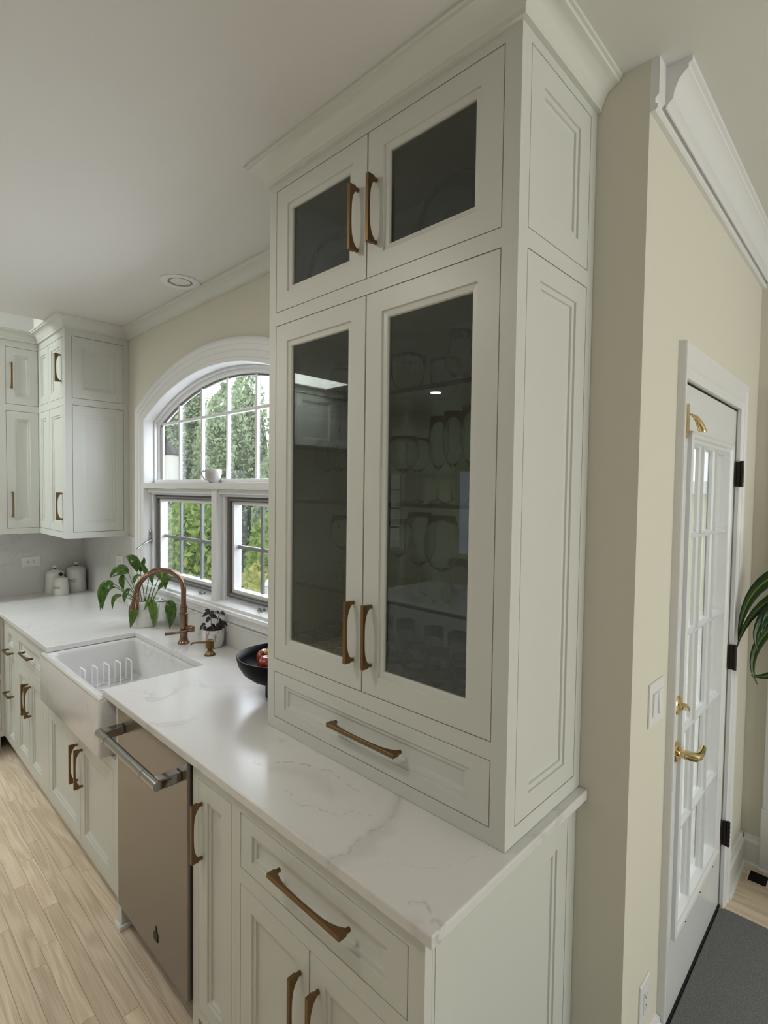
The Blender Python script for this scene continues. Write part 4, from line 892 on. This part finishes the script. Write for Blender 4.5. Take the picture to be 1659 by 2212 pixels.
# canisters
def canister(x,y,r,h,word,label,knob,rot):
    e = empty('canister', (x,y,CT), label, 'canister')
    zt_ = CT+.0006
    MB().lathe([(r*1.0,0),(r*1.02,.003),(r*.97,h*.5),(r*.92,h)],(x,y,zt_),36,True,True).build('body', CER, e, smooth=True)
    ld = MB().lathe([(r*.95,h+.0005),(r*.97,h+.004),(r*.80,h+.014),(r*.35,h+.024),(.008,h+.028)],(x,y,zt_),36,True,True).build('lid', CER, e, smooth=True)
    if knob=='ceramic':
        MB().lathe([(.008,0),(.008,.008)],(x,y,zt_+h+.028),12,True,True).build('knob_neck', INK, ld)
        MB().lathe([(.006,0),(.013,.006),(.015,.013),(.012,.020),(.003,.023)],(x,y,zt_+h+.036),20,True,True).build('knob', CER, ld, smooth=True)
    else:
        MB().lathe([(.007,0),(.007,.006),(.014,.010),(.016,.016),(.010,.022),(.004,.030)],(x,y,zt_+h+.028),12,True,True).build('knob', INK, ld)
    if word:
        a0 = math.atan2(-1.41-y, .6-x)+rot
        def wrap(s,z,o=.0012):
            rr_ = r*(1.02-.10*min(1,max(0,(z-zt_)/h)))+o; a = a0+s/rr_; return (x+rr_*math.cos(a), y+rr_*math.sin(a), z)
        cv = bpy.data.curves.new('lettering','FONT'); cv.body = word; cv.size = .023*r/.06; cv.align_x = 'CENTER'; cv.align_y = 'CENTER'
        to = bpy.data.objects.new('tmp', cv); COL.objects.link(to); dg = bpy.context.evaluated_depsgraph_get(); me = to.evaluated_get(dg).to_mesh()
        bm = bmesh.new(); bm.from_mesh(me); bmesh.ops.triangulate(bm, faces=bm.faces); bmesh.ops.subdivide_edges(bm, edges=[q for q in bm.edges if q.calc_length()>.006], cuts=2)
        bmesh.ops.triangulate(bm, faces=bm.faces)
        zc2 = zt_+h*.52
        mb = MB(); bm.verts.index_update(); mb.add([wrap(v.co.x*.95, zc2+v.co.y*1.15) for v in bm.verts], [tuple(v.index for v in f.verts) for f in bm.faces]); bm.free()
        mb.build('lettering', INK, e); bpy.data.objects.remove(to)
        hw_ = .055*r/.07; hh_ = .018*r/.07; ring = []
        for k in range(40):
            a = k/40*2*PI; cxr = hw_-hh_*.7; px = (cxr if math.cos(a)>0 else -cxr)+hh_*.7*math.cos(a)*1.0; pz = hh_*math.sin(a); pz = max(-hh_,min(hh_,pz)); ring.append((px,pz))
        mb = MB(); mb.skin([[wrap(p*s_,zc2+q*(s_ if s_==1 else .90)) for p,q in ring] for s_ in (1,.965)],True); mb.build('label_border', INK, e)
    return e
canister(-3.985,-.092,.070,.165,'COFFEE','large white canister lettered COFFEE in the far counter corner','ceramic',-.75)
canister(-3.995,-.235,.064,.150,None,'white canister behind the sugar canister with round knob','ceramic',0)
canister(-3.880,-.225,.050,.110,'SUGAR','small white canister lettered SUGAR with black knob','black',-.75)
outlet('wall_outlet', FX(XL+.0135), -.374, 1.155, True, 'white horizontal outlet on the far wall backsplash beside canisters')
outlet('wall_outlet', FY(-.0125), -3.29, 1.205, True, 'pale outlet on the backsplash behind the peace lily')
# floor mat, floor vent
mb = MB(); mb.skin([rr(.134,1.4,-.9,1.125,.03,z,4) for z in (.0008,.009)]+[rr(.137,1.397,-.897,1.122,.028,.011,4)],True,True,True)
tag(mb.build('door_mat', MAT_), 'charcoal grey floor mat lying in front of the garden door', 'mat')
fv = empty('floor_vent', (.30,1.44,0.0), 'metal floor register set in the oak boards of the hall', 'vent')
mb = MB(); mb.box(.175,.43,1.395,1.40,.0006,.004); mb.box(.175,.43,1.485,1.49,.0006,.004); mb.box(.175,.182,1.40,1.485,.0006,.004); mb.box(.423,.43,1.40,1.485,.0006,.004); mb.build('vent_frame', OAK, fv)
MB().box(.183,.422,1.401,1.484,.0004,.0012).build('vent_duct', BLACK, fv)
for k in range(9):
    x = .250+k*.019; MB().box(x,x+.010,1.402,1.483,.0014,.0035).build('louvre', OAK, fv)
# recessed ceiling lights
def downlight(x,y,label,lit):
    e = empty('recessed_light', (x,y,ZC-.002), label, 'ceiling light')
    MB().lathe([(.098,0),(.098,-.004),(.085,-.007),(.062,-.004),(.060,.0)],(x,y,ZC-.0006),40,False,False).build('trim_ring', TRIM, e, smooth=True)
    MB().lathe([(.060,0),(.001,0)],(x,y,ZC-.0012),32,False,False).build('lens' , LAMP if lit else CER, e)
    if not lit: MB().lathe([(.060,-.0015),(.050,-.002),(.050,-.0005)],(x,y,ZC-.001),32).build('baffle', MUNT, e)
downlight(-2.09,-.145,'unlit white recessed ceiling light near the arched window',False)
for x,y,p,lab in ((-2.95,-3.80,1.2,'lit recessed ceiling light over the rear of the kitchen'),(-.6,-3.2,0.5,'lit recessed ceiling light over the kitchen island'),(-2.75,-1.62,1.2,'lit recessed ceiling light over the oak floor left of the camera'),(-1.15,-1.55,9,'lit recessed ceiling light over the aisle beside the camera')):
    downlight(x,y,lab,True)
    l = bpy.data.lights.new('downlight_lamp','AREA'); l.shape = 'DISK'; l.size = .11; l.energy = p; l.color = (1.0,.93,.83)
    o = bpy.data.objects.new('downlight_lamp', l); COL.objects.link(o); o.location = (x,y,ZC-.012)
# island behind the camera (seen mirrored in the hutch glass)
isl = empty('kitchen_island', (-1.1,-2.7,0), 'kitchen island with white quartz top behind the camera', 'island')
MB().box(-2.42,.35,-3.12,-2.25,.886,.914).build('island_top', QUARTZ, isl, bevel=.003)
MB().box(-2.36,.28,-3.05,-2.32,.09,.8855).build('island_body', CAB, isl)
MB().box(-2.30,.22,-2.99,-2.38,0,.09).build('toe_kick', CAB, isl)
pn = empty('wall_cabinet', (-3.9,-2.7,2.17), 'greige high wall cabinet on far wall behind the camera, mirrored in the hutch', 'cabinet')
MB().box(-4.075,-3.79,-3.60,-1.60,2.17,2.709).build('carcass', CAB, pn)
for a0 in (-3.60,-3.10,-2.60,-2.10): door('door', FX(-3.768), a0,a0+.5,2.18,2.70, pn, .06)
mb = MB(); mb.skin(sweep([(-4.07,-3.60),(-3.77,-3.60),(-3.77,-1.60),(-4.07,-1.60)], [(o,z-.001) for o,z in CP]), True, True, True); mb.build('crown_molding', CROWN, pn)
# ------------------------------------------------------------------ hutch contents
def glass(kind, x, y, z, h, r, label, group, rot=0):
    P = {
     'wine': [(.50,0),(.50,.008),(.10,.03),(.055,.06),(.055,.42),(.12,.46),(.55,.52),(.88,.60),(1.0,.70),(.97,.85),(.84,1.0)],
     'flute': [(.95,0),(.95,.006),(.2,.03),(.10,.06),(.10,.36),(.25,.40),(.65,.46),(.95,.58),(1.0,.75),(.88,1.0)],
     'balloon': [(.50,0),(.50,.008),(.10,.03),(.06,.06),(.06,.32),(.20,.36),(.65,.42),(.95,.55),(1.0,.68),(.90,.86),(.70,1.0)],
     'hurricane': [(.6,0),(.6,.008),(.15,.04),(.10,.07),(.10,.20),(.45,.26),(.80,.36),(.95,.48),(.80,.62),(.62,.80),(.75,1.0)],
     'crystal': [(.45,0),(.50,.02),(.22,.12),(.30,.18),(.75,.30),(.95,.50),(1.0,.75),(1.05,1.0)],
     'tumbler': [(.78,0),(.80,.02),(.86,.3),(.95,.7),(1.0,1.0)],
     'rocks': [(.85,0),(.88,.03),(.92,.4),(.98,.8),(1.0,1.0)],
     'stemless': [(.45,0),(.70,.10),(.95,.28),(1.0,.45),(.92,.75),(.80,1.0)],
    }[kind]
    key = (kind, round(h,3), round(r,3))
    nm = {'wine':'wine_glass','flute':'champagne_flute','balloon':'balloon_glass','hurricane':'brandy_glass','crystal':'cut_crystal_glass','tumbler':'tumbler','rocks':'rocks_glass','stemless':'stemless_glass'}[kind]
    cat = {'flute':'champagne glass','wine':'wine glass'}.get(kind,'glass')
    me = GM.get(key)
    if me is None:
        mb = MB(); t_ = .0012; outer = [(r*a,h*b) for a,b in P]
        md = (lambda a: 1+.05*(1 if int(a/(2*PI)*24)%2 else -1)) if kind=='crystal' else None
        t_ = .0012
        lo = {'wine':.44,'flute':.38,'balloon':.34,'hurricane':.22}.get(kind, 0)
        inn = [(max(a-t_*(.35 if kind=='crystal' else 1),.0006), b+(t_*2.5 if i==0 and not lo else 0)) for i,(a,b) in enumerate(outer) if b>h*lo or not lo][::-1]
        inn.append((.0004, inn[-1][1]+(.003 if lo else 0)))
        mb.lathe(outer+inn,(0,0,0),28,True,True,mod=md)
        o = mb.build(nm, GLASSW, None, smooth='all', loc=(0,0,0)); GM[key] = o.data; 
    else:
        o = bpy.data.objects.new(nm, me); COL.objects.link(o)
    o.location = (x,y,z+.0006); o.rotation_euler = (0,0,rot)
    return tag(o, label, cat, group)
GM = {}
ZS = (1.990,1.685,1.415,1.151)
gl_ = [
 # top shelf
 ('balloon',-.76,-.20,0,.150,.048,'large balloon glass on top glass shelf behind left hutch door','glasses on the top hutch shelf'),
 ('crystal',-.84,-.17,0,.105,.036,'small crystal glass on top glass shelf far left behind left hutch door','glasses on the top hutch shelf'),
 ('balloon',-.655,-.21,0,.150,.048,'balloon glass on top glass shelf near the door gap of the hutch','glasses on the top hutch shelf'),
 ('crystal',-.455,-.22,0,.125,.050,'cut crystal glass at left of top shelf behind right hutch door','glasses on the top hutch shelf'),
 ('crystal',-.385,-.13,0,.120,.045,'cut crystal glass at rear of top shelf behind right hutch door','glasses on the top hutch shelf'),
 ('hurricane',-.275,-.21,0,.165,.044,'waisted brandy glass in middle of top shelf behind right hutch door','glasses on the top hutch shelf'),
 ('balloon',-.175,-.22,0,.160,.050,'round balloon glass at right of top shelf behind right hutch door','glasses on the top hutch shelf'),
 # second shelf
 ('wine',-.850,-.20,1,.205,.041,'wine glass second shelf behind left hutch door, leftmost','stemware on the second hutch shelf'),
 ('wine',-.760,-.22,1,.205,.041,'wine glass second shelf behind left hutch door, middle','stemware on the second hutch shelf'),
 ('wine',-.670,-.20,1,.205,.041,'wine glass second shelf behind left hutch door, right','stemware on the second hutch shelf'),
 ('flute',-.80,-.10,1,.225,.026,'champagne flute at rear of second shelf behind left hutch door','stemware on the second hutch shelf'),
 ('wine',-.410,-.285,1,.185,.045,'wine glass at front left of second shelf behind right hutch door','stemware on the second hutch shelf'),
 ('flute',-.375,-.17,1,.250,.030,'tall flute behind the front wine glass on second hutch shelf','stemware on the second hutch shelf'),
 ('flute',-.300,-.20,1,.255,.030,'tall flute at centre of second shelf behind right hutch door','stemware on the second hutch shelf'),
 ('flute',-.225,-.22,1,.260,.030,'tall flute right of centre on second shelf behind right hutch door','stemware on the second hutch shelf'),
 ('flute',-.150,-.20,1,.265,.030,'tall flute at right of second shelf behind right hutch door','stemware on the second hutch shelf'),
 ('wine',-.190,-.11,1,.200,.040,'wine glass at rear right of second shelf behind right hutch door','stemware on the second hutch shelf'),
 ('wine',-.470,-.15,1,.195,.040,'wine glass at rear left of second shelf behind right hutch door','stemware on the second hutch shelf'),
 # third shelf
 ('wine',-.770,-.19,2,.215,.044,'wine glass on third shelf behind left hutch door, left','stemware on the third hutch shelf'),
 ('wine',-.660,-.20,2,.215,.046,'wine glass on third shelf behind left hutch door, right','stemware on the third hutch shelf'),
 ('wine',-.500,-.20,2,.215,.042,'wine glass third shelf at left behind right hutch door stile','stemware on the third hutch shelf'),
 ('balloon',-.400,-.22,2,.240,.048,'tall wine glass third shelf left behind right hutch door','stemware on the third hutch shelf'),
 ('balloon',-.290,-.255,2,.235,.050,'large wine glass at front centre of third shelf behind right hutch door','stemware on the third hutch shelf'),
 ('balloon',-.195,-.20,2,.235,.046,'large wine glass at right of third shelf behind right hutch door','stemware on the third hutch shelf'),
 ('tumbler',-.128,-.25,2,.095,.028,'small tumbler at right end of third hutch shelf','stemware on the third hutch shelf'),
 ('tumbler',-.330,-.12,2,.100,.030,'small tumbler at rear of third shelf behind right hutch door','stemware on the third hutch shelf'),
 ('wine',-.235,-.10,2,.210,.042,'wine glass at rear right of third shelf behind right hutch door','stemware on the third hutch shelf'),
]
i = 0
for k,x,y,s,h,r,lab,grp in gl_: glass(k,x,y,ZS[s],h,r,lab,grp)
names = {'rocks':'short rocks glass','tumbler':'straight tumbler','stemless':'stemless wine glass'}
cols = [(-.84,'far left behind left hutch door'),(-.75,'left of centre behind left hutch door'),(-.66,'right of centre behind left hutch door'),(-.56,'beside the hutch door gap'),(-.44,'far left behind right hutch door'),(-.35,'left of centre behind right hutch door'),(-.26,'right of centre behind right hutch door'),(-.17,'far right behind right hutch door')]
rowk = [(-.29,'front row','rocks',.085,.036),(-.19,'middle row','stemless',.105,.040),(-.09,'rear row','tumbler',.135,.032)]
for x,cn in cols:
    for y,rn,k,h,r in rowk:
        glass(k,x+random.uniform(-.004,.004),y,ZS[3],h,r,'%s in %s of hutch bottom, %s'%(names[k],rn,cn),'glasses on the hutch floor')
def dome(x,y,z,r,label):
    e = empty('domed_dish', (x,y,z), label, 'dish')
    MB().lathe([(r*.55,0),(r*.9,.012),(r*1.0,.03),(r*1.04,.035),(r*1.04,.042),(r,.044)],(x,y,z+.0006),40,True,True).build('dish_base', NAVY, e, smooth=True)
    P = [(r*1.03,.045),(r*1.03,.052)]+[(r*math.cos(a)**.7,.052+r*1.38*math.sin(a)) for a in [k/14*PI/2*.98 for k in range(15)]]
    ld = MB().lathe(P,(x,y,z+.0006),48,True,True).build('lid', NAVY, e, smooth=True)
    MB().lathe([(.009,0),(.008,.008),(.016,.014),(.018,.020),(.012,.027),(.002,.029)],(x,y,z+.052+r*1.38),20,True,True).build('knob', BLACK, ld, smooth=True)
dome(-.262,-.197,2.290,.160,'dark navy domed dish behind the upper right hutch door')
dome(-.722,-.197,2.290,.160,'dark navy domed dish behind the upper left hutch door')
# ------------------------------------------------------------------ outside
struct(MB().box(-30,-.02,.16,30,-.5,-.35).build('ground_garden', GROUND))
pt = MB().box(-2.2,-.0201,.17,9,-.349,-.16).build('patio', PATIO); struct(pt)
def foliage(e, n, box, size, m, name='foliage', shell=None):
    mb = MB()
    x0,x1,y0,y1,z0,z1 = box
    for i in range(n):
        x = random.uniform(x0,x1); z = random.uniform(z0,z1); y = random.uniform(y0,y1)
        if shell:
            q = shell(x,y,z)
            if q is None: continue
            x,y,z = q
        c = Vector((x,y,z)); s = size*random.uniform(.6,1.4)
        a = Vector((random.gauss(0,1),random.gauss(0,1),random.gauss(0,1))).normalized(); b = a.orthogonal().normalized()
        nn = Vector((random.gauss(0,.6)+.4,random.gauss(0,.6)-.8,random.gauss(0,.6)+.3)).normalized(); a = (a-nn*a.dot(nn)).normalized(); b = nn.cross(a)
        mb.add([c-a*s, c+b*s*.5, c+a*s, c-b*s*.5], [(0,1,2,3)], random.random()*.999+.001)
    o = mb.build(name, m, e); o['kind'] = 'stuff'; return o
def shrub(cx,cy,rx,ry,h,n,size,m,label,cat='shrub',nm='hedge_shrub',z0=-.35,group='shrubs along the garden hedge'):
    e = empty(nm, (cx,cy,z0), label, cat, group)
    mb = MB(); Lp = []
    for k in range(9):
        t_ = k/8; rr_ = (1-t_**3)**.5*.86 if t_<1 else 0.05
        Lp.append((max(rr_,.05),t_*h*.94))
    mb.lathe([(a,b) for a,b in Lp],(0,0,0),14,True,True,mod=lambda a: 1+.12*math.sin(a*3+cx*5))
    mb.v = [(cx+v[0]*rx, cy+v[1]*ry, z0+v[2]) for v in mb.v]; mb.build('core', CORE, e)
    def sh(x,y,z):
        t_ = (z-z0)/h; rr_ = (1-max(0,min(.999,t_))**3)**.5
        a = random.uniform(0,2*PI)
        if math.sin(a)>.35: a = -a
        q = .86+.22*random.random()+.12*noise.noise(Vector((math.cos(a)*2+cx,math.sin(a)*2,z*1.6)))
        return (cx+rx*rr_*q*math.cos(a), cy+ry*rr_*q*math.sin(a), z)
    foliage(e, n, (cx-1,cx+1,cy-1,cy+1,z0+.1,z0+h*1.03), size, m, 'foliage', sh)
    return e
hz = [(-10.6,4.1,5.0),(-9.4,3.0,4.4),(-8.3,4.1,4.3),(-7.2,3.0,3.65),(-6.3,4.1,3.75),(-5.3,3.0,3.0),(-4.4,4.1,3.1)]
for i,(x,y,h) in enumerate(hz):
    shrub(x,y,.80,.50,h,5200,.040,HEDGE,['leftmost tall evergreen hedge shrub beyond the arched window','second hedge shrub from the left beyond the arched window','third hedge shrub from the left beyond the arched window','fourth hedge shrub from the left, lower, beyond the window','fifth hedge shrub from the left, under open sky','sixth hedge shrub from the left, mostly hidden by the hutch','seventh hedge shrub, hidden behind the hutch'][i])
shrub(-5.7,1.75,.75,.40,2.0,3600,.052,VINE,'bright green leafy shrub just outside the left casement','shrub','leafy_shrub')
shrub(-7.6,1.75,.85,.45,2.2,3600,.055,VINE,'bright green leafy shrub farther left outside the window','shrub','leafy_shrub')
shrub(-4.3,1.85,.30,.20,1.72,900,.06,VINE,'mid-height light green shrub outside the right casement','shrub','leafy_shrub')
shrub(-3.75,1.40,.28,.22,1.30,260,.085,HOSTA,'yellow green hosta clump low outside the right casement','plant','hosta_plant',group='low plants under the window')
shrub(-3.37,1.10,.20,.15,1.08,340,.06,REDL,'dark red leafy plant low outside the right casement','plant','red_coleus',group='low plants under the window')
# outdoor wall lantern left of the window
la = empty('wall_lantern', (-3.62,.42,1.78), 'white glass wall lantern with dark cap outside left of the window', 'lantern')
lx,ly = -3.62,.45
MB().lathe([(.085,0),(.13,.27),(.13,.28)],(lx,ly,1.70),6,True,True).build('lantern_glass', CER, la)
MB().lathe([(.145,0),(.145,.012),(.07,.07),(.03,.10),(.01,.15)],(lx,ly,1.981),6,True,True).build('lantern_cap', DARKM, la)
MB().box(lx-.03,lx+.03,0.114,.20,1.80,2.10).box(lx-.01,lx+.01,.20,ly,2.07,2.09).build('bracket', DARKM, la)
MB().lathe([(.02,0),(.05,.02),(.085,.04)],(lx,ly,1.658),6,True,True).build('lantern_base', DARKM, la)
lb = empty('garden_lantern', (-2.72,.85,-.35), 'white garden lantern post outside the right casement', 'lantern')
MB().lathe([(.05,0),(.04,1.15)],(-2.72,.85,-.349),12,True,True).build('post', TRIM, lb) 
MB().lathe([(.045,0),(.05,.2),(.06,.21),(.035,.25),(.01,.27)],(-2.72,.85,.802),16,True,True).build('lantern_head', TRIM, lb, smooth=True)
# what stands beyond the garden door
nh = empty('garden_shed', (-1.6,8.5,-.16), 'cream garden building seen through the glazed door', 'building')
MB().box(-5,2.5,8.4,11,-.16,1.75).build('siding', SIDING, nh); MB().box(-5.3,2.8,8.2,11.2,1.751,1.95).build('eaves', TRIM, nh)
